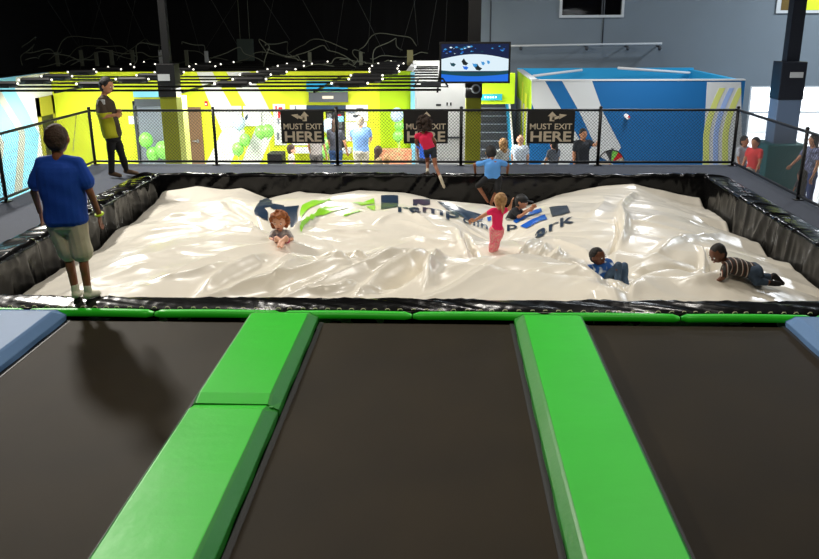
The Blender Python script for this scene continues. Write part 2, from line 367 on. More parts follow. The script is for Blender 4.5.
def H(x, y):
    x = np.asarray(x, float); y = np.asarray(y, float)
    zl = np.interp(y, Ly, Lz)+.0*x; zr = np.interp(y, Ry, Rz)+.0*x; zb = np.interp(x, Bx, Bz)+.0*y; zf = -.13+.05*vn(x*.8, 0*y, 0, 4)
    dl, dr, db, df = x-BX0, BX1-x, BY1-y, y-BY0
    z0 = -.14+.05*fbm(x*.35+3, y*.4, 9, 2)
    wl, wr, wb, wf = (np.exp(-(np.clip(d, 0, 9)/s)**1.3) for d, s in ((dl, 1.1), (dr, .9), (db, .8), (df, .3)))
    W = wl+wr+wb+wf; k = np.clip(1-W, .0, 1); z = (wl*zl+wr*zr+wb*zb+wf*zf+k*z0)/(W+k)
    # broad billows
    z = z+gs(x, y, -2.9, 10.6, 1.3, 1.0, .13)+gs(x, y, -.3, 12.2, 1.3, .8, .12)+gs(x, y, 2.6, 11.6, 1.3, 1.4, .12, .3)+gs(x, y, .9, 9.3, 1.5, .55, .10)
    z = z+gs(x, y, M1[7][0]-.15, M1[7][1]-.2, .45, .25, .08)+gs(x, y, 3.0, 8.95, 1.0, .35, .10)+gs(x, y, -1.2, 9.6, 1.3, .5, .07)+gs(x, y, -2.9, 13.3, .9, .5, .08)+gs(x, y, -.9, 13.7, .8, .4, .06)
    # hollows pressed by the children
    z = z+gs(x, y, H1[0], H1[1]+.25, .38, .42, -.34)+gs(x, y, H2[0], H2[1]+.25, .55, .65, -.30)+gs(x, y, H3[0]+.0, H3[1]+.05, .42, .32, -.20)+gs(x, y, H4[0]-.1, H4[1]+.2, .2, .3, -.08)+gs(x, y, H5[0], H5[1]+.1, .4, .5, -.15)
    # billows rising towards the near edge, with the fold behind them
    for cx_, cy_, m_ in ((MX1, MY1, np.clip((x+1.6)/1.2, 0, 1)*np.clip((1.62+.25-x)/.2, 0, 1)), (MX2, MY2, np.clip((x-1.55)/.2, 0, 1)*np.clip((3.9-x)/.8, 0, 1))):
        dd = np.interp(x, cx_, cy_)-y; k_ = 1/(1+np.exp(-np.clip(dd/.05, -30, 30)))
        z = z+m_*(np.interp(x, [.9, 1.5], [.05, .105])*k_*np.exp(-np.clip(dd, 0, 9)/1.6)-.10*np.exp(-((dd+.22)/.22)**2))
    # folds radiating from the hollows
    for i, (h, n, A, R) in enumerate(((H1, 11, .050, 1.4), (H2, 13, .050, 1.5), (H3, 11, .045, 1.3), (H4, 7, .02, .7))):
        dx, dy = x-h[0], y-h[1]; r = np.hypot(dx, dy); th = np.arctan2(dy, dx)
        ph = th*n/2+1.3*vn(r*1.1, th*1.5, 0, 20+i)
        ridge = .5*(1-np.abs(np.sin(ph)))**1.3+.75*np.sqrt(np.abs(np.sin(ph*.5+1)))-.25
        z = z+1.25*A*(ridge-.35)*(.45+.75*(vn(np.cos(th)*2.5+9, np.sin(th)*2.5, 0, 30+i)+1)/2)*np.exp(-r/R)*np.clip(r/.35, 0, 1)**1.2
    # diagonal drapes near the front, softer far
    wx = x+.22*vn(x*.6, y*.6, 0, 41); wy = y+.22*vn(x*.6+5, y*.6, 0, 42)
    c, s = math.cos(.85), math.sin(.85); u = wx*c+wy*s; w = -wx*s+wy*c
    front = np.clip((10.9-y)/1.8, 0, 1)*np.clip(1.2-np.abs(x+1.0)/2.6, 0, 1)
    n1 = vn(w*1.7, u*.28, 0, 43); n2 = vn(w*3.6+n1, u*.5, 0, 44)
    z = z+front*(.19*((1-np.abs(n1))**1.7-.45)+.035*((1-np.abs(n2))**1.6-.4))
    c, s = math.cos(-.35), math.sin(-.35); u = wx*c+wy*s; w = -wx*s+wy*c
    n3 = vn(w*1.3, u*.35, 0, 45); n4 = vn(w*2.8, u*.6, 0, 46)
    z = z+(1-front*.8)*(.07*(np.sqrt(np.abs(n3)+.003)-.4)+.018*((1-np.abs(n4))**1.7-.4))
    z = z+.004*vn(x*7, y*7, 0, 47)+.006*vn(x*3, y*3, 0, 48)
    for (ax, ay, bx, by, wd, m) in CRW:
        dx, dy = bx-ax, by-ay; L = math.hypot(dx, dy)
        t = ((x-ax)*dx+(y-ay)*dy)/L**2; wob = .05*np.sin(t*5+ax*7)
        d = ((x-ax)*dy-(y-ay)*dx)/L+wob
        env = np.clip(t/.25, 0, 1)*np.clip((1-t)/.25, 0, 1); env = np.where((t > 0) & (t < 1), env, 0)
        sg = np.where(d > 0, 1.0, .65)*wd
        z = z+1.6*m*env*np.exp(-np.abs(d/sg)**1.6)
    lim = zb+.04+.10*np.clip(db/.5, 0, 9)+.4*np.clip(db-1.2, 0, 9)
    z = np.minimum(z, lim)
    # tuck down at the rim
    e = np.minimum(np.minimum(dl, dr), np.minimum(db, df+.03)); z = z-.12*np.clip(1-e/.07, 0, 1)**2
    return z
def surf(px, py, z0=-.1):
    """point where the view ray meets the bag"""
    d = FW*FPX + RT*(px-409.5) - UP*(py-279.5); t = np.linspace(8.0, 15.5, 1500)/d[1]
    P = CAM[None]+d[None]*t[:, None]; hh = H(P[:, 0], P[:, 1]); k = np.argmax(P[:, 2] < hh)
    return P[k] if P[k, 2] < hh[k] else at(px, py, Z=z0)
print('crest', [round(float(H(q[0], q[1]-.08)), 3) for q in M1], [round(float(H(q[0], q[1]-.08)), 3) for q in M2], 'pits', [round(float(H(*h)), 3) for h in (H1, H2, H3, H4, H5)])
NXB, NYB = 520, 360
gx, gy = np.meshgrid(np.linspace(BX0, BX1, NXB), np.linspace(BY0, BY1, NYB)); gz = H(gx, gy)
v = np.stack([gx, gy, gz], -1).reshape(-1, 3)
f = [(j*NXB+i, j*NXB+i+1, (j+1)*NXB+i+1, (j+1)*NXB+i) for j in range(NYB-1) for i in range(NXB-1)]
# underside: sides and bottom so the bag has its depth
ring = [i for i in range(NXB)]+[j*NXB+NXB-1 for j in range(1, NYB)]+[(NYB-1)*NXB+i for i in range(NXB-2, -1, -1)]+[j*NXB for j in range(NYB-2, 0, -1)]
v = v.tolist(); k0 = len(v)
for i in ring: v.append((v[i][0], v[i][1], FL+.06))
n = len(ring); f += [(ring[(i+1) % n], ring[i], k0+i, k0+(i+1) % n) for i in range(n)]; f.append(tuple(k0+i for i in range(n))[::-1])
b = MB(); b.v = v; b.f = f; b.m = [0]*len(f)
bag = build(b, 'airbag', M['bag'], smooth=True, org=(0, 11.5, FL+.06))
tag(bag, 'huge off-white vinyl airbag with printed lettering, sagging in folds inside the black pit', 'airbag')

def drape(name, polys, m, lift=.010, step=.03, world=False, fm=None, label=None):
    """flat print laid onto the bag; polys in picture px projected once onto the bag surface, or a font mesh (v2,f)"""
    bm = bmesh.new()
    if fm is None:
        for P in polys:
            pts = [bm.verts.new((*(surf(x, y)[:2]), 0)) for x, y in P]; bm.faces.new(pts)
    else:
        vs = [bm.verts.new((*p, 0)) for p in fm[0]]
        for q in fm[1]:
            try: bm.faces.new([vs[i] for i in q])
            except ValueError: pass
    X = [q.co.x for q in bm.verts]; Y = [q.co.y for q in bm.verts]
    for k, (lo, hi) in enumerate(((min(X), max(X)), (min(Y), max(Y)))):
        c = lo+step
        while c < hi:
            co = (c, 0, 0) if k == 0 else (0, c, 0); no = (1, 0, 0) if k == 0 else (0, 1, 0)
            bmesh.ops.bisect_plane(bm, geom=bm.verts[:]+bm.edges[:]+bm.faces[:], plane_co=co, plane_no=no); c += step
    bmesh.ops.triangulate(bm, faces=bm.faces[:])
    V = np.array([q.co[:] for q in bm.verts]); x, y = V[:, 0], V[:, 1]
    e = .015; zz = np.max([H(x, y), H(x+e, y), H(x-e, y), H(x, y+e), H(x, y-e)], axis=0)+lift
    F = []
    for q in bm.faces:
        ids = [w.index for w in q.verts]
        F.append(ids if q.normal.z > 0 else ids[::-1])
    b = MB(); b.add(np.stack([x, y, zz], 1), F); bm.free()
    o = build(b, name, m, bag, smooth=True)
    if label: o['label'] = label
    return o
def px_text(text, px0, px1, base, height, name='printed_letters', skewx=0):
    """lettering along a line of picture points; base(px)->py of baseline, height px"""
    V, F = fontmesh(text, 1, .012); a, c = V.min(0), V.max(0)
    out = []
    for p in V:
        u = (p[0]-a[0])/(c[0]-a[0]); hgt = p[1]/.52
        x = px0+(px1-px0)*u; q = surf(x, base(x)); q2 = surf(x, base(x)-height)
        out.append((q[0]+(q2[0]-q[0])*hgt, q[1]+(q2[1]-q[1])*hgt))
    drape(name, None, M['navy'], fm=(out, F), step=.04)
# ================================================================== LOBBY AND FAR HALL
YW = 21.0
def rect(px0, px1, py0, py1, Y):
    a, c = at(px0, (py0+py1)/2, Y=Y), at(px1, (py0+py1)/2, Y=Y); t, u = at((px0+px1)/2, py0, Y=Y), at((px0+px1)/2, py1, Y=Y)
    return a[0], c[0], u[2], t[2]
def wpoly(b, pts, Y, mi, d=.006):
    b.prism([(at(x, y, Y=Y)[0], Y, at(x, y, Y=Y)[2]) for x, y in pts], (0, -d, 0), mi)
# lime lobby wall with white chevrons
b = MB(); xe = at(412, 110, Y=YW)[0]; x38 = at(380, 110, Y=YW)[0]
b.box(NX, xe, YW, YW+.15, FL, 1.5, 0)
for P in ([(196,66),(212,66),(245,131),(225,200),(200,200),(222,131)], [(226,66),(250,66),(277,125),(254,200),(236,200),(257,125)]):
    Q = [(at(x, y, Y=YW)[0], min(1.5, max(FL, at(x, y, Y=YW)[2]))) for x, y in P]; b.prism([(x, YW, z) for x, z in Q], (0, -.006, 0), 1)
b.box(x38, xe, YW, YW-.04, FL, 1.5, 2)
struct(b, 'wall_lobby', [M['lime'], M['white'], M['lime_d']])
b = MB(); b.box(xe-.15, xe, YW+.15, 24.5, FL, 1.5); struct(b, 'wall_corridor', M['white'])
# left side mural wall
b = MB(); b.box(NX-.15, NX, 12, YW, FL, 1.5, 1)
def lpoly(pts, mi, d=.006): b.prism([(NX, y, z) for y, z in pts], (d, 0, 0), mi)
def mpoly(pts, mi, d): b.prism([(NX, max(12.1, at(x, y, X=NX)[1]), min(1.5, max(FL, at(x, y, X=NX)[2]))) for x, y in pts], (d, 0, 0), mi)
mpoly([(15,70),(52.5,70),(52.5,175),(36,200),(37,160),(39,134),(28,112),(15,90)], 0, .005)
mpoly([(-14,80),(-6,80),(24,130),(25,137),(22,192),(14,196),(19,134)], 2, .007)
mpoly([(-24,100),(-12,112),(4,143),(2,165),(-6,210),(-14,215),(-3,160),(-2,146),(-24,112)], 2, .007)
struct(b, 'wall_mural', [M['white'], M['sky'], M['taupe']])
# doors
b = MB(); b.box(NX+.01, NX+.05, 20.05, 20.17, FL, .95); b.box(NX+.01, NX+.05, 20.83, 20.95, FL, .95); b.box(NX+.01, NX+.05, 20.05, 20.95, .5, .95)
d = struct(b, 'door_1', [M['ofr']]); b = MB(); b.box(NX+.01, NX+.02, 20.17, 20.83, FL, .5); build(b, 'doorway', M['black'], d)
x0, x1, z0, z1 = rect(187, 204, 107, 185, YW)
b = MB(); b.box(x0, x1, YW-.05, YW, FL, z1); d = struct(b, 'door_2', [M['brown']], bevel=.008)
b = MB(); b.cap((x1-.12, YW-.09, -.2), .018, (x1-.24, YW-.09, -.2), .018); b.box(x1-.14, x1-.10, YW-.1, YW-.05, -.24, -.16); build(b, 'door_handle', M['steel'], d)
# recessed playroom opening
x0, x1, z0, z1 = rect(140, 186, 104, 185, YW)
b = MB(); b.box(x0-.06, x0, YW-.08, YW, FL, z1+.06); b.box(x1, x1+.06, YW-.08, YW, FL, z1+.06); b.box(x0-.06, x1+.06, YW-.08, YW, z1, z1+.08)
d = struct(b, 'door_3', [M['dgrey']]); b = MB(); b.box(x0, x1, YW-.02, YW, FL, z1); build(b, 'door_panel', M['mgrey'], d)

def item(name, label, cat, px0, px1, py0, py1, Y, mats, depth=.03, group=None, extra=None, bevel=.004):
    x0, x1, z0, z1 = rect(px0, px1, py0, py1, Y); b = MB(); b.box(x0, x1, Y-depth, Y, z0, z1, 0)
    if extra: extra(b, x0, x1, z0, z1, Y-depth-.002)
    return tag(build(b, name, mats), label, cat, group)
def blocks(seed, n, mi0, k, mx=.06):
    def fn(b, x0, x1, z0, z1, y):
        r = random.Random(seed)
        for i in range(n):
            w = (x1-x0)*r.uniform(.1, .4); h = (z1-z0)*r.uniform(.06, .2); x = r.uniform(x0+.01, x1-w-.01); z = r.uniform(z0+.01, z1-h-.01)
            b.box(x, x+w, y-.001*i/n, y+.002, z, z+h, mi0+r.randrange(k))
    return fn
item('notice', 'small white notice on the lime wall beside the grey opening', 'notice', 129, 138, 116, 124, YW-.002, [M['paper']])
def sgn(b, x0, x1, z0, z1, y):
    text_on(b, 'PARTY', x0+(x1-x0)*.35, x1-(x1-x0)*.18, z0+(z1-z0)*.3, z0+(z1-z0)*.75, y, 1)
item('hanging_sign', 'dark grey sign with small coloured lettering over the grey opening', 'sign', 135, 165, 99, 106, YW-.1, [M['dgrey'], M['cream']], .04)
item('valance', 'pale blue valance above the dark grey sign over the opening', 'awning', 134, 166, 91, 97, YW-.02, [M['sky']], .05)
item('hanging_sign', 'dark grey sign with cream lettering above the snack counter', 'sign', 309, 348, 92, 102, YW-.25, [M['dgrey'], M['cream']], .04,
     extra=lambda b, x0, x1, z0, z1, y: b.box(x0+(x1-x0)*.35, x0+(x1-x0)*.63, y-.001, y+.001, z0+(z1-z0)*.35, z0+(z1-z0)*.62, 1))
item('awning', 'mid blue panel above the snack counter sign', 'awning', 307, 348, 81, 91, YW-.02, [M['cyan']], .12)
item('menu_header', 'navy blue header strip across the snack counter window', 'sign', 307, 346, 105, 111, YW-.02, [M['navy']], .08)
item('poster', 'narrow white poster with a blue heading beside the white chevron', 'poster', 274, 286, 104, 145, YW-.01, [M['paper'], M['blue'], M['red'], M['mgrey']], extra=blocks(3, 9, 1, 3))
item('menu_board', 'pale menu board of small pictures partly behind the exit sign with a forked left arrow', 'menu board', 291, 308, 105, 145, YW-.01, [M['paper'], M['mgrey'], M['cream'], M['brown']], extra=blocks(4, 14, 1, 3))
item('drinks_fridge', 'tall black drinks fridge in the snack window', 'fridge', 327, 345, 112, 148, YW-.02, [M['black'], M['steel'], M['sky'], M['red']], .10, extra=blocks(5, 16, 1, 3))
item('poster', 'white poster with rows of small pictures above the grey haired man', 'poster', 346, 368, 105, 121, YW-.01, [M['paper'], M['dgrey'], M['steel'], M['mgrey']], extra=blocks(6, 9, 1, 3))
item('menu_board', 'white board with red and blue round pictures behind the grey haired man', 'menu board', 346, 367, 122, 141, YW-.01, [M['paper'], M['red'], M['blue'], M['cream']], extra=blocks(7, 8, 1, 3))
item('counter', 'pale grey snack counter shelf under the window', 'counter', 292, 352, 147, 151, YW-.02, [M['offw']], .4)
item('planter_bench', 'tan speckled low bench wall at the foot of the balloon bunch', 'bench', 378, 412, 148, 178, YW-.1, [mat('speckled_bench', (196, 176, 130), .7, col2=(214, 120, 90), vscale=9)], .35)
item('whiteboard', 'white board with a blue drawing on the chevron wall, beside the brown door', 'whiteboard', 224, 242, 106, 126, YW-.02, [M['paper'], M['navy']], extra=lambda b, x0, x1, z0, z1, y: b.add([(x0+.55*(x1-x0), y, z0+.3*(z1-z0)), (x0+.75*(x1-x0), y, z0+.35*(z1-z0)), (x0+.85*(x1-x0), y, z0+.65*(z1-z0)), (x0+.7*(x1-x0), y, z0+.5*(z1-z0))], [(0, 1, 2, 3)], 1))
item('whiteboard', 'white board with a blue drawing on the chevron wall, beside the narrow poster', 'whiteboard', 244, 261, 106, 126, YW-.02, [M['paper'], M['navy']], extra=lambda b, x0, x1, z0, z1, y: b.add([(x0+.05*(x1-x0), y, z0+.3*(z1-z0)), (x0+.2*(x1-x0), y, z0+.35*(z1-z0)), (x0+.3*(x1-x0), y, z0+.65*(z1-z0)), (x0+.1*(x1-x0), y, z0+.5*(z1-z0))], [(0, 1, 2, 3)], 1))
item('fire_alarm', 'small red fire alarm high on the white chevron', 'alarm', 205, 208, 101, 106, YW-.02, [M['red'], M['paper']], .05, extra=lambda b, x0, x1, z0, z1, y: b.box(x0+.02, x1-.02, y-.01, y+.01, z0+.03, z0+.07, 1))
item('armchair', 'black armchair back below the first exit sign', 'armchair', 272, 286, 151, 175, 19.6, [M['black']], .5)
# pavilion behind columns: white wall, stairs
b = MB(); b.box(xe-.1, at(470, 100, Y=24.5)[0], 24.5, 24.65, FL, 1.58); struct(b, 'wall_white', M['white'])
x0, x1, z0, z1 = rect(445, 463, 137, 176, 24.4)
b = MB(); b.box(x0-1.6, x1, 24.42, 24.5, z1-.04, z1); struct(b, 'trim_2', M['dgrey'])
item('wall_marker', 'small black arrow marker on the white corridor wall', 'marker', 436, 441, 104, 106, 24.49, [M['black']], .02)
item('wall_marker', 'pair of small black figures marked on the white corridor wall', 'marker', 446, 452, 102, 106, 24.49, [M['white'], M['black']], .02, extra=lambda b, x0, x1, z0, z1, y: (b.box(x0+.01, x0+.06, y, y+.001, z0+.01, z1-.01, 1), b.box(x1-.06, x1-.01, y, y+.001, z0+.01, z1-.01, 1)))
item('wall_trim', 'slim pale blue pilaster where the lime wall meets the corridor', 'pilaster', 411, 415, 72, 180, 20.9, [M['sky']], .08)
# staircase going up and away
sx0, sx1 = at(481, 150, Y=21.5)[0], at(505, 150, Y=21.5)[0]
st = empty('staircase', ((sx0+sx1)/2, 21.2, FL), 'dark grey staircase with pale step edges climbing behind the olive column', 'stairs')
b = MB(); c = MB()
for i in range(14):
    y = 20.6+i*.29; z = FL+.18*(i+1); b.box(sx0, sx1+.1, y, 25.0, z-.18, z); c.box(sx0, sx1+.1, y-.02, y+.02, z-.025, z+.004)
build(b, 'steps', M['dgrey'], st); build(c, 'step_edges', M['mgrey'], st)
b = MB(); yy0, yy1 = 20.5, 24.3; b.prism([(sx1+.1, yy0, FL), (sx1+.1, yy1, FL+2.35), (sx1+.1, yy1, FL+2.75), (sx1+.1, yy0, FL+.45)], (.06, 0, 0)); build(b, 'stringer', M['cyan'], st)
b = MB(); b.tube([(sx1+.12, yy0, FL+.95), (sx1+.12, yy1, FL+3.1)], .025); b.tube([(sx1+.12, yy0, FL), (sx1+.12, yy0, FL+.95)], .025); build(b, 'handrail', M['paper'], st, smooth=True)
item('stair_header', 'lime green bulkhead above the staircase', 'bulkhead', 479, 514, 73, 103, 20.55, [M['lime_d']], .25)
item('hanging_sign', 'turquoise sign with pale lettering hanging over the stairs', 'sign', 480, 502, 94, 100, 20.25, [mat('turquoise_sign', (20, 150, 170), .5), M['paper']], .05,
     extra=lambda b, x0, x1, z0, z1, y: [b.box(x0+(x1-x0)*(.2+.12*i), x0+(x1-x0)*(.27+.12*i), y-.001, y+.001, z0+.05, z1-.05, 1) for i in range(5)])
# blue room
RX0, RX1, RY0, RY1, RZ = at(531, 120, Y=20)[0], at(741, 120, Y=20)[0], 20.0, 24.2, 1.33
b = MB(); b.box(RX0, RX1, RY0, RY0+.12, FL, RZ, 0)
xz = lambda x, y: (at(x, y, Y=RY0)[0], RY0, max(FL, min(RZ, at(x, y, Y=RY0)[2])))
for P in ([(531,82),(545,82),(590,170),(600,210),(590,200),(562,150),(531,95)], [(564,80),(593,80),(618,135),(592,210),(572,210),(600,150)]):
    pass
S1 = [(530,80),(546,80),(574,128),(596,165),(610,200),(585,200),(548,136),(530,97)]
S2 = [(563,80),(592,80),(620,146),(606,166),(590,200),(584,170),(600,150)]
b.prism([xz(*p) for p in [(531.5,80),(545,80),(561,109),(582,143),(555,190),(525,190),(555,143),(534,109),(531.5,103)]], (0, -.006, 0), 1)
b.prism([xz(*p) for p in [(562,80),(592,80),(603,112),(621,147),(594,190),(565,190),(594,143),(579.5,112)]], (0, -.009, 0), 1)
b.prism([xz(*p) for p in [(707,82),(741,82),(741,200),(700,200)]], (0, -.006, 0), 1)
for (u0, w0, mi) in ((706, 6, 2), (716, 5, 3), (725, 6, 2)):
    pts = []; n = 14
    for k in range(n+1):
        t = k/n; x = u0-3+26*max(0, (1-t)-.35)**1.7*1.3; y = 88+80*t; pts.append((x, y))
    b.prism([xz(min(740, x), y) for x, y in pts]+[xz(min(741, x+w0), y) for x, y in pts[::-1]], (0, -.012, 0), mi)
struct(b, 'wall_blue_room', [M['blue'], M['offw'], mat('pale_yellow_paint', (206, 214, 120), .7), mat('pale_blue_arch', (150, 176, 226), .7)])
b = MB(); b.box(RX0, RX0+.12, RY0+.12, RY1, FL, RZ, 0); b.box(RX0-.006, RX0, RY0, RY1, .62, RZ, 1)
b.box(RX0-.008, RX0, 21.2, 21.7, FL, RZ-.4, 2); b.box(RX0-.008, RX0, 22.2, 22.6, FL, RZ-.2, 2); b.box(RX0-.008, RX0, 20.1, 20.7, FL, .35, 3)
struct(b, 'wall_blue_room_side', [M['offw'], M['lime_d'], M['lime'], M['black']])
b = MB(); b.box(RX0, RX1, RY1, RY1+.12, FL, RZ+.05); struct(b, 'wall_blue_room_far', M['cyan'])
b = MB(); b.box(RX1-.12, RX1, RY0+.12, RY1, FL, RZ); struct(b, 'wall_blue_room_end', M['cyan'])
b = MB(); b.box(RX0-.02, RX0+.14, RY0, RY1, RZ, RZ+.03); b.box(RX0, RX1, RY0-.02, RY0+.14, RZ, RZ+.03); struct(b, 'trim_3', M['offw'])
for k, (a, c) in enumerate((((533, 76), (582, 70)), ((618, 68), (690, 73)))):
    p, q = at(*a, Y=23.2), at(*c, Y=23.9); b = MB(); b.tube([p, q], .035); 
    tag(build(b, 'conduit', M['paper'], smooth=True), ['white conduit rising along the open top of the blue room', 'white conduit over the cyan back wall of the blue room'][k], 'pipe')
x, _, _, z = rect(626, 630, 113, 118, RY0)
b = MB(); b.cap((x, RY0-.02, z-.06), .05, (x+.02, RY0-.16, z-.09), .045); o = build(b, 'wall_camera', M['paper'], smooth=True); tag(o, 'small white and red camera on the blue wall', 'camera')
b = MB(); b.ell((x+.03, RY0-.19, z-.07), (.03, .02, .03)); build(b, 'lamp', M['red'], o, smooth=True)
# grey far wall with dark window and daylight windows
GY = 25.2
WX0, WX1, WZ0, WZ1 = 8.9, 13.9, FL+.03, .80
dwx0, dwx1, dwz0, dwz1 = *rect(563, 623, -40, 15, GY)[:2], rect(563, 623, -40, 15, GY)[2], 3.9
b = MB()
b.box(1.2, dwx0, GY, GY+.2, FL, 7.5); b.box(dwx0, dwx1, GY, GY+.2, FL, dwz0); b.box(dwx0, dwx1, GY, GY+.2, dwz1, 7.5); b.box(dwx1, WX0, GY, GY+.2, FL, 7.5)
b.box(WX0, 14, GY, GY+.2, WZ1, 7.5); b.box(WX1, 14, GY, GY+.2, FL, WZ1)
struct(b, 'wall_grey', M['grey'])
b = MB(); b.box(1.0, 1.2, GY, 29, FL, 7.5); struct(b, 'wall_grey_return', M['grey'])
b = MB(); t = .07
b.box(dwx0-t, dwx1+t, GY-.04, GY+.02, dwz0-t, dwz0); b.box(dwx0-t, dwx0, GY-.04, GY+.02, dwz0, dwz1); b.box(dwx1, dwx1+t, GY-.04, GY+.02, dwz0, dwz1)
wd = struct(b, 'window_1', [M['offw']])
b = MB(); b.box(dwx0, dwx1, GY+.08, GY+.1, dwz0, dwz1); build(b, 'pane', mat('dark_glass', (8, 8, 10), .1), wd)
b = MB(); xm = dwx0+(dwx1-dwx0)*.68; b.box(xm-.02, xm+.02, GY+.03, GY+.08, dwz0, dwz1); build(b, 'mullion', M['dgrey'], wd)
x0, x1, z0, z1 = rect(778, 860, -30, 13, GY-.01)
b = MB(); b.box(x0, x1, GY-.05, GY-.005, z0, z1, 0); b.box(x0+.12, x0+.75, GY-.056, GY-.05, z0+.08, z1, 1); b.box(x0+.8, x1-.1, GY-.056, GY-.05, z0+.08, z1, 2)
struct(b, 'window_2', [M['offw'], mat('brown_pane', (112, 92, 50), .3), M['lime']])
glass = bpy.data.materials.new('clear_glass'); glass.use_nodes = True; nt = glass.node_tree; nt.nodes.clear()
o_ = nt.nodes.new('ShaderNodeOutputMaterial'); mx = nt.nodes.new('ShaderNodeMixShader'); tr = nt.nodes.new('ShaderNodeBsdfTransparent'); gl = nt.nodes.new('ShaderNodeBsdfGlossy'); gl.inputs['Roughness'].default_value = .05
mx.inputs[0].default_value = .06; nt.links.new(tr.outputs[0], mx.inputs[1]); nt.links.new(gl.outputs[0], mx.inputs[2]); nt.links.new(mx.outputs[0], o_.inputs[0])
nw = 4; ww = (WX1-WX0)/nw
for i in range(nw):
    a = WX0+i*ww; b = MB(); t = .05
    b.box(a, a+t, GY, GY+.12, WZ0, WZ1); b.box(a+ww-t, a+ww, GY, GY+.12, WZ0, WZ1); b.box(a+t, a+ww-t, GY, GY+.12, WZ0, WZ0+t*2); b.box(a+t, a+ww-t, GY, GY+.12, WZ1-t, WZ1); b.box(a+t, a+ww-t, GY, GY+.12, .02, .02+t)
    wd = struct(b, 'window_%d' % (i+3), [M['offw']]); b = MB(); b.box(a+t, a+ww-t, GY+.05, GY+.06, WZ0, WZ1); build(b, 'pane', glass, wd)
b = MB(); b.box(1.2, 30, GY+.2, 45, FL-.25, FL-.05); struct(b, 'ground_outside', mat('pavement', (190, 190, 188), .9, var=.1))
# white pipe with brackets on the grey wall
t = empty('pipe_run', at(590, 46, Y=GY), 'thin white pipe on brackets across the grey wall above the blue room', 'pipe')
b = MB(); b.tube([at(505, 46, Y=GY-.35), at(662, 43.5, Y=GY-.35)], .03); build(b, 'pipe', M['offw'], t, smooth=True)
for px in (521, 587, 628, 660):
    p = at(px, 45.5, Y=GY-.35); b = MB(); b.tube([p-np.array([0, 0, .03]), (p[0], GY, p[2]-.03)], .025); b.ell(p-np.array([0, 0, .08]), (.05, .05, .06)); build(b, 'bracket', M['dgrey'], t, smooth=True)
# thin dark drop lines on the grey wall
for px, lb in ((490, 'thin dark conduit dropping beside the television'), (602, 'thin grey line dropping from the dark window to the white pipe')):
    p = at(px, 46, Y=GY-.01); b = MB(); b.tube([p, (p[0], p[1], 4.0)], .018); tag(build(b, 'drop_line', M['dgrey'], smooth=True), lb, 'pipe')

# ------------------------------------------------------------ columns
def column(px, py, Y, w, lab, ztop_olive, zblack, dark, low, pole=.12, side=True):
    x = at(px, py, Y=Y)[0]; t = empty('column', (x, Y, FL), lab, 'column')
    b = MB(); b.box(x-w/2, x+w/2, Y-w/2, Y+w/2, FL, ztop_olive); build(b, 'painted_base', low, t, bevel=.01)
    b = MB(); b.box(x-w/2-.015, x+w/2+.015, Y-w/2-.015, Y+w/2+.015, ztop_olive, zblack); build(b, 'dark_casing', dark, t, bevel=.01)
    b = MB(); b.box(x-pole, x+pole, Y-pole, Y+pole, zblack, 7.5); build(b, 'upper_post', dark, t)
    return t, x
t, x = column(172.5, 120, 18.3, .36, 'olive green column with a black casing and a white label, beside the brown door', at(167, 97, Y=18.1)[2], at(167, 64, Y=18.1)[2], M['black'], M['olive'], .075)
b = MB(); z = at(167, 77.5, Y=18.1)[2]; b.box(x-.17, x+.09, 18.3-.205, 18.3-.195, z-.07, z+.07); build(b, 'label_plate', M['offw'], t)
b = MB(); b.box(x+.182, x+.3, 18.12, 18.48, FL, at(167, 97, Y=18.1)[2]); build(b, 'pale_side_panel', mat('pale_lime_panel', (214, 222, 120), .7), t)
t, x = column(473, 120, 18.3, .33, 'olive green column with a black speaker casing under the television', at(473, 98, Y=18.1)[2], at(473, 84, Y=18.1)[2], M['black'], M['olive'], .13)
z = at(473, 89, Y=18.1)[2]; b = MB(); b.ell((x+.04, 18.1, z), (.1, .03, .1)); sp = build(b, 'speaker_ring', M['mgrey'], t, smooth=True); b = MB(); b.ell((x+.04, 18.075, z), (.07, .02, .07)); build(b, 'speaker_cone', M['black'], sp, smooth=True)
t, x = column(783, 120, 19.6, .52, 'large square column by the bright windows with a padded teal foot', at(790, 100, Y=19.3)[2], at(795, 62, Y=19.3)[2], mat('dark_blue_casing', (24, 28, 40), .5), mat('grey_blue_column', (104, 124, 152), .6), .14)
b = MB(); b.box(x-.46, x+.42, 19.1, 20.0, FL, at(775, 145, Y=19.1)[2]); build(b, 'padded_foot', M['teal'], t, bevel=.03)
b = MB(); z = at(797, 75, Y=19.3)[2]; b.box(x-.08, x+.2, 19.3, 19.345, z-.06, z+.06); build(b, 'label_plate', M['offw'], t)

# ------------------------------------------------------------ television
TY = 17.5
c0, c1, c2, c3 = at(439, 83.5, Y=TY), at(510, 83, Y=TY), at(511, 41.5, Y=TY), at(440, 42, Y=TY)
tx0, tx1, tz0, tz1 = (c0[0]+c3[0])/2, (c1[0]+c2[0])/2, c0[2], c3[2]
tv = empty('television', ((tx0+tx1)/2, TY+.05, tz0), 'wall television hung on a column showing people on a white airbag', 'television')
b = MB(); b.box(tx0, tx1, TY, TY+.07, tz0, tz1); build(b, 'housing', M['black'], tv, bevel=.008)
b = MB(); b.box((tx0+tx1)/2-.15, (tx0+tx1)/2+.15, TY+.07, TY+.62, (tz0+tz1)/2-.12, (tz0+tz1)/2+.12); build(b, 'bracket', M['blackmetal'], tv)
def em(name, col, e): 
    m = mat(name, (0, 0, 0), .4); n = m.node_tree.nodes['Principled BSDF']; n.inputs['Emission Color'].default_value = (*rgb(col), 1); n.inputs['Emission Strength'].default_value = e; return m
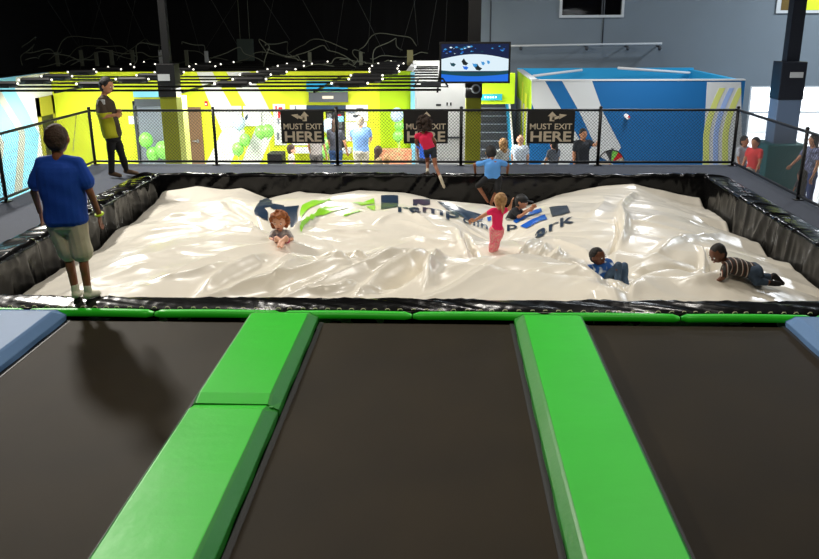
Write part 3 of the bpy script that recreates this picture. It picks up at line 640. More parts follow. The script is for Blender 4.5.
E_ = [em('screen_navy', (8, 26, 66), 1), em('screen_white', (222, 240, 250), 1), em('screen_blue', (30, 110, 225), 1), em('screen_teal', (16, 70, 84), 1), em('screen_sky', (60, 150, 215), 1), em('screen_dark', (14, 28, 34), 1)]
b = MB(); sx = lambda u: tx0+.04+(tx1-tx0-.08)*u; sz = lambda w_: tz1-.04-(tz1-tz0-.08)*w_
b.box(sx(0), sx(1), TY-.004, TY, sz(1), sz(0), 0)
def spoly(P, mi, d): b.prism([(sx(u), TY-.004, sz(w_)) for u, w_ in P], (0, -d, 0), mi)
arc = lambda u0, u1, w0, bow, n=12: [(u0+(u1-u0)*k/n, w0-bow*math.sin(PI*k/n)) for k in range(n+1)]
spoly([(0, .72)]+arc(0, 1, .40, .13)+[(1, .72)], 1, .001)
spoly([(0, .68)]+arc(0, 1, .70, -.05)+[(1, .68), (1, 1), (0, 1)], 3, .0015)
spoly(arc(0, 1, .80, -.06)+[(1, 1), (0, 1)], 2, .002)
r = random.Random(5)
for k in range(34):
    u = r.uniform(.03, .95); w_ = r.uniform(.04, .26+.0*u); s_ = r.uniform(.008, .03); spoly([(u-s_, w_), (u, w_-s_), (u+s_, w_), (u, w_+s_*.8)], r.choice([4, 4, 2, 1, 3]), .0012)
for (u, w_, s_, mi) in ((.35, .5, .05, 5), (.36, .62, .045, 2), (.17, .53, .045, 3), (.55, .64, .06, 5), (.5, .55, .04, 4), (.62, .5, .03, 4), (.7, .47, .025, 4)):
    spoly([(u-s_, w_-.04), (u-.3*s_, w_-.10*(mi == 5)-.02), (u+.3*s_, w_-.03), (u+s_, w_+.01), (u+.4*s_, w_+.07), (u-.5*s_, w_+.05)], mi, .003)
build(b, 'screen', E_, tv)

# ------------------------------------------------------------ black open ceiling grid over the lobby
GZ = 1.42
gr = empty('ceiling_grid', (-5, 20, GZ), 'black open metal ceiling grid hung over the lobby', 'ceiling grid')
gx0 = -11.5
for i, y in enumerate(np.arange(16.45, 27.5, 1.0)):
    xr = at(438 if y > 17.2 else 441, 90, Y=y)[0]
    b = MB(); b.box(gx0, xr, y-.02, y+.02, GZ-.02, GZ+.02); build(b, 'cross_bar', M['blackmetal'], gr)
for x in (-10.2, -7.7, -5.15, -2.55, -.15):
    b = MB(); b.box(x-.018, x+.018, 16.45, 27.4, GZ-.055, GZ-.02); build(b, 'runner', M['blackmetal'], gr)
bulb = em('lamp_glow', (255, 250, 235), 2.2)
lf = empty('ceiling_light', (-9.0, 17.0, GZ+.02), 'black oblong spotlight housing standing on the open ceiling grid', 'ceiling light', 'spotlights on the ceiling grid')
b = MB(); b.cap((-9.28, 17.0, GZ+.085), .065, (-8.72, 17.0, GZ+.085), .065, 10); b.box(-9.2, -8.8, 16.9, 17.1, GZ+.02, GZ+.06); build(b, 'housing', M['black'], lf, smooth=False)
for dx in (-.36, .36):
    b = MB(); b.ell((-9.0+dx, 16.97, GZ+.10), (.024,)*3, 8, 6); build(b, 'bulb', bulb, lf, smooth=True)
r = random.Random(9); first = True
for x0 in (-9.0, -6.95, -4.35, -1.75):
    for k in range(8):
        y = 17.0+k*1.22+r.uniform(-.2, .2); x = x0+r.uniform(-.15, .15)+.05*k
        if first: first = False; lf.location = (x, y, GZ+.02); continue
        o = copy_tree(lf); o.location = (x, y, GZ+.02)
# framed hatch lifted above the grid
p = at(431, 90, Y=17.0); t = empty('cage_light', p, 'open black wire cage lamp on the grid beside the television', 'cage light')
b = MB(); w_ = .34
for s_ in (-1, 1):
    b.tube([(p[0]+s_*w_, p[1]-.2, GZ+.02), (p[0]+s_*(w_-.1), p[1]-.1, GZ+.17)], .012, 6); b.tube([(p[0]+s_*w_, p[1]+.2, GZ+.02), (p[0]+s_*(w_-.1), p[1]+.1, GZ+.17)], .012, 6)
b.tube([(p[0]-w_+.1, p[1]-.1, GZ+.17), (p[0]+w_-.1, p[1]-.1, GZ+.17)], .014, 6); b.tube([(p[0]-w_+.1, p[1]+.1, GZ+.17), (p[0]+w_-.1, p[1]+.1, GZ+.17)], .014, 6); b.tube([(p[0]-w_, p[1]-.2, GZ+.03), (p[0]+w_, p[1]-.2, GZ+.03)], .012, 6)
build(b, 'cage', M['blackmetal'], t); b = MB(); b.box(p[0]-.2, p[0]+.2, p[1]-.08, p[1]+.08, GZ+.03, GZ+.1); build(b, 'ballast', M['dgrey'], t)
# clutter beyond: cable loops, conduit stubs, panel
r = random.Random(21)
loops = [(-20,60,60,50),(30,62,110,44),(60,58,140,55),(95,48,165,56),(120,62,168,50),(10,52,80,63),(185,50,240,66),(232,66,300,62),(262,52,268,68),(265,48,310,60),(268,47,298,64),(300,55,350,62),(342,58,352,66),(352,66,362,54),(355,50,420,46),(350,62,400,60),(-10,66,40,58),(20,48,45,66),(40,70,90,58),(70,66,130,60),(130,66,162,52),(140,58,200,66),(182,44,215,64),(215,60,262,70),(276,66,330,68),(285,56,345,50),(320,66,368,68),(366,58,432,52),(372,66,405,50)]
for i, (a, c, d, e) in enumerate(loops):
    Y0, Y1 = 24+r.uniform(-1.5, 2), 25+r.uniform(-1.5, 1.5); p, q = at(a, c, Y=Y0), at(d, e, Y=Y1); pts = []
    p[0] = max(p[0], -11.5); p[2] = max(p[2], GZ+.08); q[2] = max(q[2], GZ+.08)
    hgt = r.uniform(.15, .5)
    for k in range(17):
        u = k/16; pts.append(p+(q-p)*u+np.array([.12*math.sin(u*9+i), 0, hgt*math.sin(PI*u)*(1 if i % 3 else -.1)+.04*math.sin(u*13+i*2)]))
    b = MB(); b.tube(pts, .013, 6); tag(build(b, 'loose_cable', M['wire'], smooth=True), 'loose looping cable lying above the open ceiling grid', 'cable', 'cables looping over the ceiling grid')
for i, (a, c, d) in enumerate([(58,52,64),(82,50,62),(97,52,63),(112,50,61),(133,50,60),(161,50,60),(187,50,62),(207,51,64),(310,52,62),(361,52,62),(409,50,62)]):
    p = at(a, d, Y=25.0); q = at(a, c, Y=25.0); b = MB(); b.box(p[0]-.05, p[0]+.05, 24.97, 25.03, GZ+.02, q[2])
    tag(build(b, 'conduit_stub', M['wire'] if a not in (207, 161) else M['offw']), 'upright metal stub standing on the ceiling grid' if a not in (207, 161) else 'pale upright stub standing on the ceiling grid', 'conduit', 'upright stubs on the ceiling grid' if a not in (207, 161) else 'pale upright stubs on the ceiling grid')
x0, x1, z0, z1 = rect(237, 253, 39, 61, 25.5); b = MB(); b.box(x0, x1, 25.5, 25.65, z0, z1); o = build(b, 'dark_board', mat('dull_green_panel', (66, 78, 72), .7), bevel=.01); tag(o, 'dull grey green board hanging in the dark above the ceiling grid', 'board')
b = MB(); b.tube([(x0+.1, 25.57, z1), (x0+.1, 25.57, 7.5)], .008, 5); b.tube([(x1-.1, 25.57, z1), (x1-.1, 25.57, 7.5)], .008, 5); build(b, 'hanger', M['wire'], o)
x0, x1, z0, z1 = rect(407, 413, 50, 61, 24.8); b = MB(); b.box(x0, x1, 24.8, 24.9, GZ+.02, z1); tag(build(b, 'junction_box', mat('old_plaster', (110, 106, 70), .8)), 'pale box on the grid above the corridor edge', 'box')
# long hanging cables of the safety net
nets = [(0,62,60,-30),(40,60,100,-40),(-10,40,80,70),(80,55,20,-30),(120,60,90,-30),(125,55,135,-40),(150,50,118,-20),(200,52,180,-30),(205,50,246,-40),(240,50,200,-40),(290,40,245,-60),(262,55,275,-40),(330,50,292,-40),(335,55,345,-40),(368,52,372,-40),(400,52,420,-30),(385,55,350,-40),(418,45,412,-40),(428,50,440,-30),(445,42,448,-20)]
for (a, c, d, e) in nets:
    p, q = at(a, c, Y=26.5), at(d, e, Y=24.0); p[0] = max(p[0], -11.3); q[0] = max(q[0], -11.3); b = MB(); q = q+(q-p)*2; q[2] = min(q[2], 7.5); k = min(1, (7.4-p[2])/max(.1, q[2]-p[2])); q = p+(q-p)*k; q[0] = max(q[0], -11.8)
    b.tube([p, (p+q)/2-np.array([0, 0, .03]), q], .008, 5); tag(build(b, 'net_cable', mat('dim_cable', (70, 72, 70), .7) if 'dim_cable' not in bpy.data.materials else bpy.data.materials['dim_cable']), 'thin slack cable hanging in the dark void above the grid', 'cable', 'thin cables in the dark void')

# ------------------------------------------------------------ chain-link fences
FY, FX0, FX1, FH, FB = 16.17, -6.94, 5.53, 1.06, .07
def fence(A, B, label, posts, ends=(True, True)):
    A = np.array(A, float); B = np.array(B, float); L = np.linalg.norm(B-A); d = (B-A)/L
    t = empty('chain_link_fence', (*((A+B)/2)[:2], 0), label, 'fence')
    for z, nm in ((FH, 'top_rail'), (FB, 'bottom_rail')):
        b = MB(); b.tube([(*A[:2], z), (*B[:2], z)], .024, 8); build(b, nm, M['blackmetal'], t, smooth=True)
    for s in posts:
        p = A+d*s; b = MB(); b.tube([(p[0], p[1], 0), (p[0], p[1], FH+.04)], .032, 8); b.ell((p[0], p[1], FH+.05), (.036, .036, .025), 8, 6); b.box(p[0]-.07, p[0]+.07, p[1]-.07, p[1]+.07, 0, .012); build(b, 'post', M['blackmetal'], t, smooth=True)
    b = MB(); st_ = .065; h = FH-FB; n = int(L/st_)
    for i in range(-int(h/st_), n+1):
        for sg in (1, -1):
            s0 = i*st_; s1 = s0+h; z0, z1 = (FB, FH) if sg > 0 else (FH, FB)
            if s0 < 0: z0 = z0+(z1-z0)*(-s0/h); s0 = 0
            if s1 > L: z1 = z0+(z1-z0)*((L-s0)/(s1-s0)); s1 = L
            if s1-s0 < .02: continue
            p, q = A+d*s0, A+d*s1; b.tube([(p[0], p[1], z0), (q[0], q[1], z1)], .0038, 3)
    build(b, 'wire_mesh', M['blackmetal'], t)
pp = [at(x, 140, Y=FY)[0]-FX0 for x in (215, 337, 461, 599)]
fence((FX0, FY), (FX1, FY), 'long black chain-link fence with three exit signs behind the pit', [0]+pp+[FX1-FX0])
fence((FX0, 6.8), (FX0, FY-.05), 'black chain-link fence running towards the blue chevron mural side', [0, at(3, 180, X=FX0)[1]-6.8-2.6, at(3, 180, X=FX0)[1]-6.8])
fence((FX1, 6.8), (FX1, FY-.05), 'black chain-link fence in front of the bright windows', [0, at(802, 170, X=FX1)[1]-6.8-3, at(802, 170, X=FX1)[1]-6.8])
def exitsign(px0, px1, label, arrow):
    x0, x1, z0, z1 = rect(px0, px1, 110.5, 143.5, FY-.06); b = MB(); b.box(x0, x1, FY-.065, FY-.055, z0, z1)
    o = build(b, 'exit_sign', M['sign'], bevel=.003); tag(o, label, 'sign'); W, Hh = x1-x0, z1-z0; y = FY-.067
    b = MB(); text_on(b, 'MUST EXIT', x0+W*.06, x1-W*.05, z0+Hh*.43, z0+Hh*.61, y, 0, .015); build(b, 'lettering', M['cream'], o)
    b = MB(); text_on(b, 'HERE', x0+W*.08, x1-W*.06, z0+Hh*.06, z0+Hh*.37, y, 0, .025); build(b, 'lettering', M['cream'], o)
    b = MB(); cx = x0+W*arrow[0]; q = lambda u, w_: (cx+u*W, y, z0+Hh*w_)
    s = W*.035
    b.add([q(-.05, .68), q(.05, .68), q(.05, .84), q(-.05, .84)], [(0, 1, 2, 3)]); b.add([q(-.095, .83), q(.095, .83), q(0, .97)], [(0, 1, 2)])
    if arrow[1]:
        g = arrow[1]
        b.add([q(0, .70), q(0, .79), q(g*.17, .85 if g > 0 else .87), q(g*.17, .78 if g > 0 else .79)], [(0, 1, 2, 3)]); b.add([q(g*.15, .74), q(g*.15, .90), q(g*.31, .87)], [(0, 1, 2)])
    b.v = [(v_[0], v_[1]-.001, v_[2]) for v_ in b.v]; build(b, 'arrow', M['cream'], o)
exitsign(281, 324, 'black exit sign with a forked arrow bending left, beside the balloon bunch', (.56, -1))
exitsign(403.5, 448, 'black exit sign partly behind the girl in the pink top', (.52, 0))
exitsign(527, 574.5, 'black exit sign with an arrow bending right, before the blue wall', (.52, 1))

# ------------------------------------------------------------ balloons, wheel
def balloon(px, py, r, col, label, Y=20.6, group=None):
    p = at(px, py, Y=Y); b = MB(); b.ell(p, (r, r, r*1.15), 16, 12); o = build(b, 'balloon', col, smooth=True); tag(o, label, 'balloon', group)
    b = MB(); b.tube([(p[0], p[1], p[2]-r*1.12), (p[0], p[1], p[2]-r*1.12-.03)], .012, 6, r1=.03); build(b, 'knot', col, o)
    b = MB(); b.tube([(p[0], p[1], p[2]-r*1.15), (p[0]+.02, p[1], max(FL+.05, p[2]-r*1.15-.5))], .004, 4); build(b, 'string', M['paper'], o)
gb = mat('green_balloon', (138, 222, 96), .35, coat=.4); bb = mat('pale_blue_balloon', (190, 214, 238), .35, coat=.4)
for a in ((239, 123, .16, bb, 'pale blue balloon in front of the whiteboards'), (261, 132, .15, gb, 'green balloon at the chevron tip, nearer the whiteboards'), (268, 131, .15, gb, 'green balloon at the chevron tip, nearer the narrow poster'),
          (245, 140, .14, gb, 'green balloon below the pale blue one, upper of two'), (238, 149, .15, gb, 'green balloon below the pale blue one, lower of two'), (329, 126, .17, bb, 'pale blue balloon at the edge of the first exit sign'),
          (327, 143, .13, gb, 'green balloon beside the woman in jeans, upper of two'), (322, 152, .15, gb, 'green balloon beside the woman in jeans, lower of two'), (397, 115, .16, bb, 'pale blue balloon on the darker lime wall'),
          (399, 126, .12, gb, 'green balloon just under the pale blue one by the corridor'), (398, 136, .13, gb, 'green balloon lowest of the bunch by the corridor'), (146, 140, .17, gb, 'green balloon in the grey opening, beside its frame'), (153, 154, .16, gb, 'green balloon low in the grey opening'), (163, 150, .2, gb, 'large green balloon behind the foot of the olive column')):
    balloon(*a)
p = at(611, 163, Y=19.0); t = empty('prize_wheel', (p[0], 19.0, FL), 'coloured prize wheel showing above the deck edge before the blue wall', 'wheel'); R = .28
b = MB(); n = 24
for k in range(n):
    a0, a1 = 2*PI*k/n, 2*PI*(k+1)/n; b.prism([(p[0], 19, p[2]), (p[0]+R*math.cos(a0), 19, p[2]+R*math.sin(a0)), (p[0]+R*math.cos(a1), 19, p[2]+R*math.sin(a1))], (0, -.02, 0), (k//2) % 6)
build(b, 'wheel_face', [M['cream'], M['red'], gb, M['dgrey'], M['paper'], M['blue']], t)
b = MB(); b.tube([(p[0]+(R+.01)*math.cos(q), 19, p[2]+(R+.01)*math.sin(q)) for q in np.linspace(0, 2*PI, 33)], .016, 6); build(b, 'rim', M['black'], t)
b = MB(); b.prism([(p[0]-.03, 18.96, p[2]+R+.06), (p[0]+.03, 18.96, p[2]+R+.06), (p[0], 18.96, p[2]+R-.03)], (0, -.02, 0)); build(b, 'pointer', M['dgrey'], t)
b = MB(); b.tube([(p[0], 19.05, FL), (p[0], 19.05, p[2])], .025); b.box(p[0]-.25, p[0]+.25, 18.85, 19.25, FL, FL+.03); build(b, 'stand', M['black'], t)

# ------------------------------------------------------------ printed artwork on the airbag
N_ = M['navy']
drape('printed_shape', [[(268,203),(284,206),(285,212),(271,209)], [(254,212),(259,203),(266,199),(272,201),(271,207),(264,208),(268,213),(268,222),(262,219),(255,216)], [(283,208),(299,206),(297,214),(296,227),(290,223),(285,214)]], N_, label='navy printed shapes')
drape('printed_swoosh', [[(300,214),(302,206),(312,201),(330,199),(332,201),(316,206),(306,212),(300,220)], [(300,228),(306,218),(318,210),(332,204),(346,205),(349,208),(333,212),(320,216),(310,221),(301,233)], [(352,203),(374,199),(375,204),(361,206)], [(343,216),(352,210),(363,211),(345,217)], [(366,207),(375,205),(375,211),(371,210)]], M['lime_print'], label='lime green printed swoosh')
drape('printed_letter', [[(381,196),(398,196),(398,207),(381,210)]], N_)
drape('printed_letter', [[(413,200),(430,200),(430,205),(424,206),(418,204),(413,206)]], N_)
drape('printed_letter', [[(437,202),(448,203),(466,211),(484,216),(482,222),(470,222),(452,213)]], N_)
drape('printed_letter', [[(549,208),(567,206),(570,213),(552,217)]], N_)
drape('printed_stripe', [[(513,222),(520,217),(530,212),(541,209),(542,212),(531,216),(521,221),(516,224)], [(520,227),(528,222),(537,218),(545,215),(547,220),(536,224),(526,229)]], M['blue_print'], label='bright blue printed stripes')
drape('printed_stripe', [[(487,218),(491,217),(491,221),(488,222)]], M['blue_print'])
px_text('ramp', 398, 459, lambda x: 212.5+max(0, (x-420))**1.25*.075, 5.5)
px_text('oline', 463, 497, lambda x: 223+(x-463)*.30, 5.0)
px_text('p', 507, 517, lambda x: 230, 5.0)
px_text('ark', 535, 574, lambda x: 238-(x-535)*.40, 7.0)
# ================================================================== PEOPLE
def nrm(v): v = np.array(v, float); return v/(np.linalg.norm(v)+1e-9)
def union(mb, name, m, parent, vox, smooth=2, wr=0, wf=9, org=None, label=None):
    """fuse overlapping volumes into one continuous skin"""
    me = bpy.data.meshes.new('tmp'); me.from_pydata(mb.v, [], mb.f); o = bpy.data.objects.new('tmp', me); C.objects.link(o)
    r = o.modifiers.new('r', 'REMESH'); r.mode = 'VOXEL'; r.voxel_size = vox
    s = o.modifiers.new('s', 'SMOOTH'); s.iterations = smooth; s.factor = .5
    dg = bpy.context.evaluated_depsgraph_get(); ev = o.evaluated_get(dg); m2 = ev.to_mesh()
    n = len(m2.vertices); V = np.empty(n*3); m2.vertices.foreach_get('co', V); V = V.reshape(-1, 3); N = np.empty(n*3); m2.vertices.foreach_get('normal', N); N = N.reshape(-1, 3)
    F = [tuple(p.vertices) for p in m2.polygons]; ev.to_mesh_clear(); bpy.data.objects.remove(o); bpy.data.meshes.remove(me)
    if wr: q = V*wf*.55; a_ = vn(q[:, 0]+q[:, 2]*.5, q[:, 1], q[:, 2], 3); c_ = vn(q[:, 0]*2-q[:, 2], q[:, 1]*2, q[:, 2]*1.7+9, 5); V = V+N*(wr*(.9*a_+.5*c_))[:, None]
    b = MB(); b.add(V, F); return build(b, name, m, parent, smooth=True, org=org, label=label)
def hand(b, w, d, across, s, vox, curl=.5):
    d, across = nrm(d), nrm(across-np.dot(across, nrm(d))*nrm(d)); n = np.cross(d, across); r = max(.0085*s, .62*vox)
    b.ell(w+d*.05*s, (across*.036*s, n*.017*s, d*.05*s), 10, 8)
    for i, L in enumerate((.85, 1, .95, .75)):
        p0 = w+d*.085*s+across*(i-1.5)*.0205*s*(1.25 if vox > .008 else 1); p1 = p0+(d*math.cos(curl*.5)+n*math.sin(curl*.5)+across*(i-1.5)*.07)*.036*L*s; p2 = p1+(d*math.cos(curl*1.4)+n*math.sin(curl*1.4))*.034*L*s
        b.cap(p0-d*.02*s, r*1.05, p1, r, 8); b.cap(p1, r, p2, r*.9, 8)
    p0 = w+d*.025*s-across*.028*s; p1 = p0+(d*.7-across*.75+n*.3)*.035*s; p2 = p1+(d*.95-across*.2+n*.3)*.03*s
    b.cap(p0, r*1.25, p1, r*1.1, 8); b.cap(p1, r*1.1, p2, r, 8)
SK = dict(dark=mat('skin_dark', (104, 62, 40), .5), deep=mat('skin_brown', (134, 82, 54), .5), tan=mat('skin_tan', (196, 138, 104), .5), fair=mat('skin_fair', (226, 172, 142), .5))
HR = dict(black=mat('hair_black', (18, 15, 14), .7, bump=.6, bscale=60), brown=mat('hair_brown', (62, 42, 30), .7, bump=.6, bscale=60), auburn=mat('hair_auburn', (176, 104, 50), .7, col2=(120, 64, 30), vscale=30), blond=mat('hair_blond', (186, 146, 96), .7, col2=(140, 100, 60), vscale=30), grey=mat('hair_grey', (176, 160, 140), .8), afro=mat('hair_afro', (44, 30, 22), .9, bump=1, bscale=50))
EYE = [M['paper'], M['black']]; LIP = mat('lips', (120, 52, 46), .5); CL = {}
def cloth(c, r=.85):
    if not isinstance(c, tuple): return c
    if c not in CL: CL[c] = mat('fabric_%d' % len(CL), c, r, bump=.15, bscale=80)
    return CL[c]
def person(label, J, s, face, skin='tan', hair='short', hcol='black', hr=.115, hw=.70, top=(60, 60, 60), sleeve=.55, bot=(30, 30, 34), leg=.6, shoe=None, sock=None, vox=.012, group=None, belly=1.0, loose=0.0, hdir=None, flare=1.0, curl=.5, org=None, gait=None):
    J = {k: np.array(v, float) for k, v in J.items()}
    f = nrm(face); neck = J['neck']; u = nrm(J['head']-neck); u = nrm(u*.6+nrm(np.array([0, 0, 1.])-f*f[2])*.8); f = nrm(f-u*np.dot(f, u)); rt = np.cross(f, u)
    k = hr/.115; hc = J['head']; W, D, Hh = .115*hw*k, .097*k*(hw/.7)**.4, .115*k
    b = MB()
    b.ell(hc+u*.012*k, (rt*W, f*D, u*Hh*.92), 20, 14); b.ell(hc+f*.022*k-u*.055*k, (rt*W*.72, f*D*.68, u*Hh*.50), 14, 10)
    if vox < .02:
        b.cap(hc+f*(D*.93)+u*.012*k, .009*k, hc+f*(D*1.06)-u*.022*k, .014*k, 8)
        for q in (-1, 1): b.ell(hc+rt*q*W*.99-u*.005*k-f*.01*k, (rt*.013*k, f*.02*k, u*.03*k), 8, 8)
        b.cap(hc+f*D*.92-u*.062*k-rt*.014*k, .008*k, hc+f*D*.92-u*.062*k+rt*.014*k, .008*k, 6)
    b.cap(neck-u*.02*s, .058*s, hc-u*.06*k-f*.01*k, .05*s)
    sm, hm = (J['sl']+J['sr'])/2, (J['hl']+J['hr'])/2; ax = nrm(J['sr']-J['sl']); sp = nrm(hm-sm); ax = nrm(ax-sp*np.dot(ax, sp)); dep = np.cross(ax, sp)
    sh = np.linalg.norm(J['sr']-J['sl'])/2; hh = np.linalg.norm(J['hr']-J['hl'])/2; TL = np.linalg.norm(hm-sm)
    def torso(b, off, t0=0., t1=1.):
        n = 19; vv = []; nn = 20
        for i in range(n):
            t = t0+(t1-t0)*i/(n-1); e_ = math.sqrt(max(.02, 1-max(0, 1-i/3)**2))*math.sqrt(max(.02, 1-max(0, 1-(n-1-i)/2)**2)*1.0); hwid = np.interp(t, [0, .3, .65, 1], [sh*.98, sh*.92, (sh*.78+hh*.1), hh+.062*s])*belly+off; dd = np.interp(t, [0, .3, .65, 1], [.075, .108, .098, .105])*s*belly+off
            cc = sm+(hm-sm)*t-sp*.05*s*(1-t)+sp*.06*s*t
            for j in range(nn): a_ = 2*PI*j/nn; vv.append(cc+ax*hwid*e_*np.sign(math.cos(a_))*abs(math.cos(a_))**.85+dep*dd*e_*math.sin(a_))
        ff = [(i*nn+j, i*nn+(j+1) % nn, (i+1)*nn+(j+1) % nn, (i+1)*nn+j) for i in range(n-1) for j in range(nn)]+[tuple(range(nn))[::-1], tuple((n-1)*nn+j for j in range(nn))]
        b.add(vv, ff)
        b.cap(J['sl'], .050*s+min(off, .016), neck-nrm(neck-sm)*.035*s, .047*s+min(off, .014)*.7); b.cap(J['sr'], .050*s+min(off, .016), neck-nrm(neck-sm)*.035*s, .047*s+min(off, .014)*.7)
    torso(b, 0)
    hf = nrm([f[0], f[1], 0])
    for q in 'lr':
        S, E, Wr = J['s'+q], J['e'+q], J['w'+q]; b.cap(S, .05*s, E, .038*s); b.cap(E, .038*s, Wr, .026*s)
        hd = nrm(Wr-E) if not hdir or q not in hdir else nrm(hdir[q]); hand(b, Wr, hd, np.cross(hd, ax if abs(np.dot(hd, ax)) < .8 else dep)*(1 if q == 'l' else -1), s*(1.0), vox, curl)
        Hp, K, A = J['h'+q], J['k'+q], J['a'+q]; b.cap(Hp, .08*s, K, .053*s); b.cap(K, .052*s, A, .036*s)
        cd_ = nrm(A-K); bk = nrm(-hf-cd_*np.dot(-hf, cd_)); b.ell(K+(A-K)*.3+bk*.015*s, (np.cross(cd_, bk)*.046*s, bk*.046*s, cd_*.11*s), 12, 8)
        T = J.get('t'+q); T = A+hf*.15*s-np.array([0, 0, .03*s]) if T is None else T; J['t'+q] = T
        b.cap(A, .036*s, T, .026*s); b.cap(A-nrm(T-A)*.02*s, .034*s, A+(T-A)*.5, .034*s)
    allv = np.array(b.v); base = org if org is not None else ((allv[:, 0].min()+allv[:, 0].max())/2, (allv[:, 1].min()+allv[:, 1].max())/2, allv[:, 2].min())
    body = union(b, 'person', SK[skin], None, vox, 2, org=base); tag(body, label, 'person', group)
    # clothing
    c = MB(); torso(c, .014*s+loose, 0, .97)
    for q in 'lr':
        S, E, Wr = J['s'+q], J['e'+q], J['w'+q]
        if sleeve > 0:
            e1 = S+(E-S)*min(1, sleeve*1.0); c.cap(S, .062*s+loose*.1, e1, (.062 if sleeve < 1 else .05)*s+loose*.7)
            if sleeve > 1: c.cap(E, .05*s, E+(Wr-E)*(sleeve-1), .038*s)
    union(c, 'shirt', cloth(top), body, vox*1.0, 4, wr=.010*s, wf=12/s)
    c = MB(); c.ell(hm-sp*.0*s, (ax*(hh+.085*s)*belly, dep*.122*s*belly, sp*.10*s), 16, 10)
    for q in 'lr':
        Hp, K, A = J['h'+q], J['k'+q], J['a'+q]
        if leg <= 1: c.cap(Hp, .094*s+loose*.6, Hp+(K-Hp)*leg, .078*s*flare+loose*.4)
        else: c.cap(Hp, .094*s, K, .066*s); c.cap(K, .066*s, K+(A-K)*(leg-1), .052*s*flare)
    union(c, 'shorts' if leg <= 1.2 else 'trousers', cloth(bot), body, vox*1.0, 3, wr=.012*s, wf=13/s)
    for q in 'lr':
        K, A, T = J['k'+q], J['a'+q], J['t'+q]
        if sock: c = MB(); c.cap(A+(K-A)*.2, .043*s, A, .043*s); c.cap(A, .043*s, T, .034*s); c.cap(A-nrm(T-A)*.02*s, .042*s, A+(T-A)*.5, .042*s); union(c, 'sock', cloth(sock), body, vox*.9, 2, wr=.004, wf=30)
        if shoe: c = MB(); c.cap(A-nrm(T-A)*.02*s, .048*s, T, .038*s); c.cap(A+(T-A)*.3, .045*s, T, .038*s); union(c, 'shoe', cloth(shoe), body, vox*.9, 2)
    # hair
    hm_ = HR[hcol]; c = MB()
    if hair in ('short', 'cap', 'long', 'pony', 'buzz'):
        th = {'long': .014, 'buzz': .001}.get(hair, .007)*k
        c.ell(hc+u*.024*k-f*.016*k, (rt*(W+th), f*(D+th*.5), u*(Hh*.92+th)), 18, 12)
        c.ell(hc-f*.035*k-u*.015*k, (rt*(W*.93+th), f*(D*.66+th), u*Hh*.75), 14, 10)
        if hair == 'long':
            c.ell(hc-f*.055*k-u*.09*k, (rt*W*1.0, f*.05*k, u*.14*k), 14, 10)
            for q in (-1, 1): c.cap(hc+rt*q*W-f*.01*k+u*.02*k, .022*k, hc+rt*q*W*.95-f*.03*k-u*.13*k, .02*k)
        if hair == 'pony': c.cap(hc-f*D*.95+u*.02*k, .03*k, hc-f*D*1.25-u*.10*k, .032*k); c.cap(hc-f*D*1.25-u*.10*k, .032*k, hc-f*D*1.15-u*.19*k, .012*k)
        union(c, 'hair', hm_, body, vox*.8, 1, wr=.004*k, wf=40/k)
    elif hair in ('afro', 'curly'):
        R = 1.35 if hair == 'curly' else 1.45; rg = random.Random(int(hc[0]*1000)); c.ell(hc+u*.03*k-f*.03*k, (rt*W*1.15, f*D*.95, u*Hh*.95), 16, 12)
        for i in range(150):
            z = rg.uniform(-.75, 1); a = rg.uniform(0, 2*PI); qx, qy = math.sqrt(1-z*z)*math.cos(a), math.sqrt(1-z*z)*math.sin(a)
            if qy > .35 and z < .45: continue
            c.ell(hc+u*.015*k-f*.02*k+(rt*qx*W*R+f*qy*D*R*.85+u*z*Hh*R*.9), (rg.uniform(.018, .034)*k,)*3, 7, 5)
        union(c, 'hair', hm_, body, vox*.8, 1, wr=.006*k, wf=45)
    if hair == 'cap':
        c = MB(); c.ell(hc+u*.045*k-f*.008*k, (rt*(W+.018*k), f*(D+.015*k), u*Hh*.72), 16, 10); union(c, 'cap', M['black'], body, vox*.8, 1)
        c = MB(); c.ell(hc+u*.055*k+f*D*1.25, (rt*W*.85, f*.07*k, u*.009*k), 16, 8); build(c, 'cap_brim', M['black'], body, smooth=True)
    if vox < .013:
        for q in (-1, 1):
            c = MB(); e = hc+f*D*.90+rt*q*W*.42+u*.008*k; c.ell(e, (rt*.014*k, f*.012*k, u*.009*k), 10, 8, 0); c.ell(e+f*.008*k, (rt*.0065*k, f*.006*k, u*.0075*k), 8, 6, 1); build(c, 'eye', EYE, body, smooth=True)
            c = MB(); c.cap(e+u*.022*k-rt*.014*k-f*.002*k, .0035*k, e+u*.022*k+rt*.014*k-f*.002*k, .0035*k, 6); build(c, 'eyebrow', hm_, body, smooth=True)
        c = MB(); c.ell(hc+f*D*.985-u*.062*k, (rt*.024*k, f*.008*k, u*.007*k), 10, 8); build(c, 'mouth', LIP, body, smooth=True)
    return body, J
def PJ(Y0, **kw): return {k: at(p[0], p[1], Y=Y0+(p[2] if len(p) > 2 else 0)) for k, p in kw.items()}

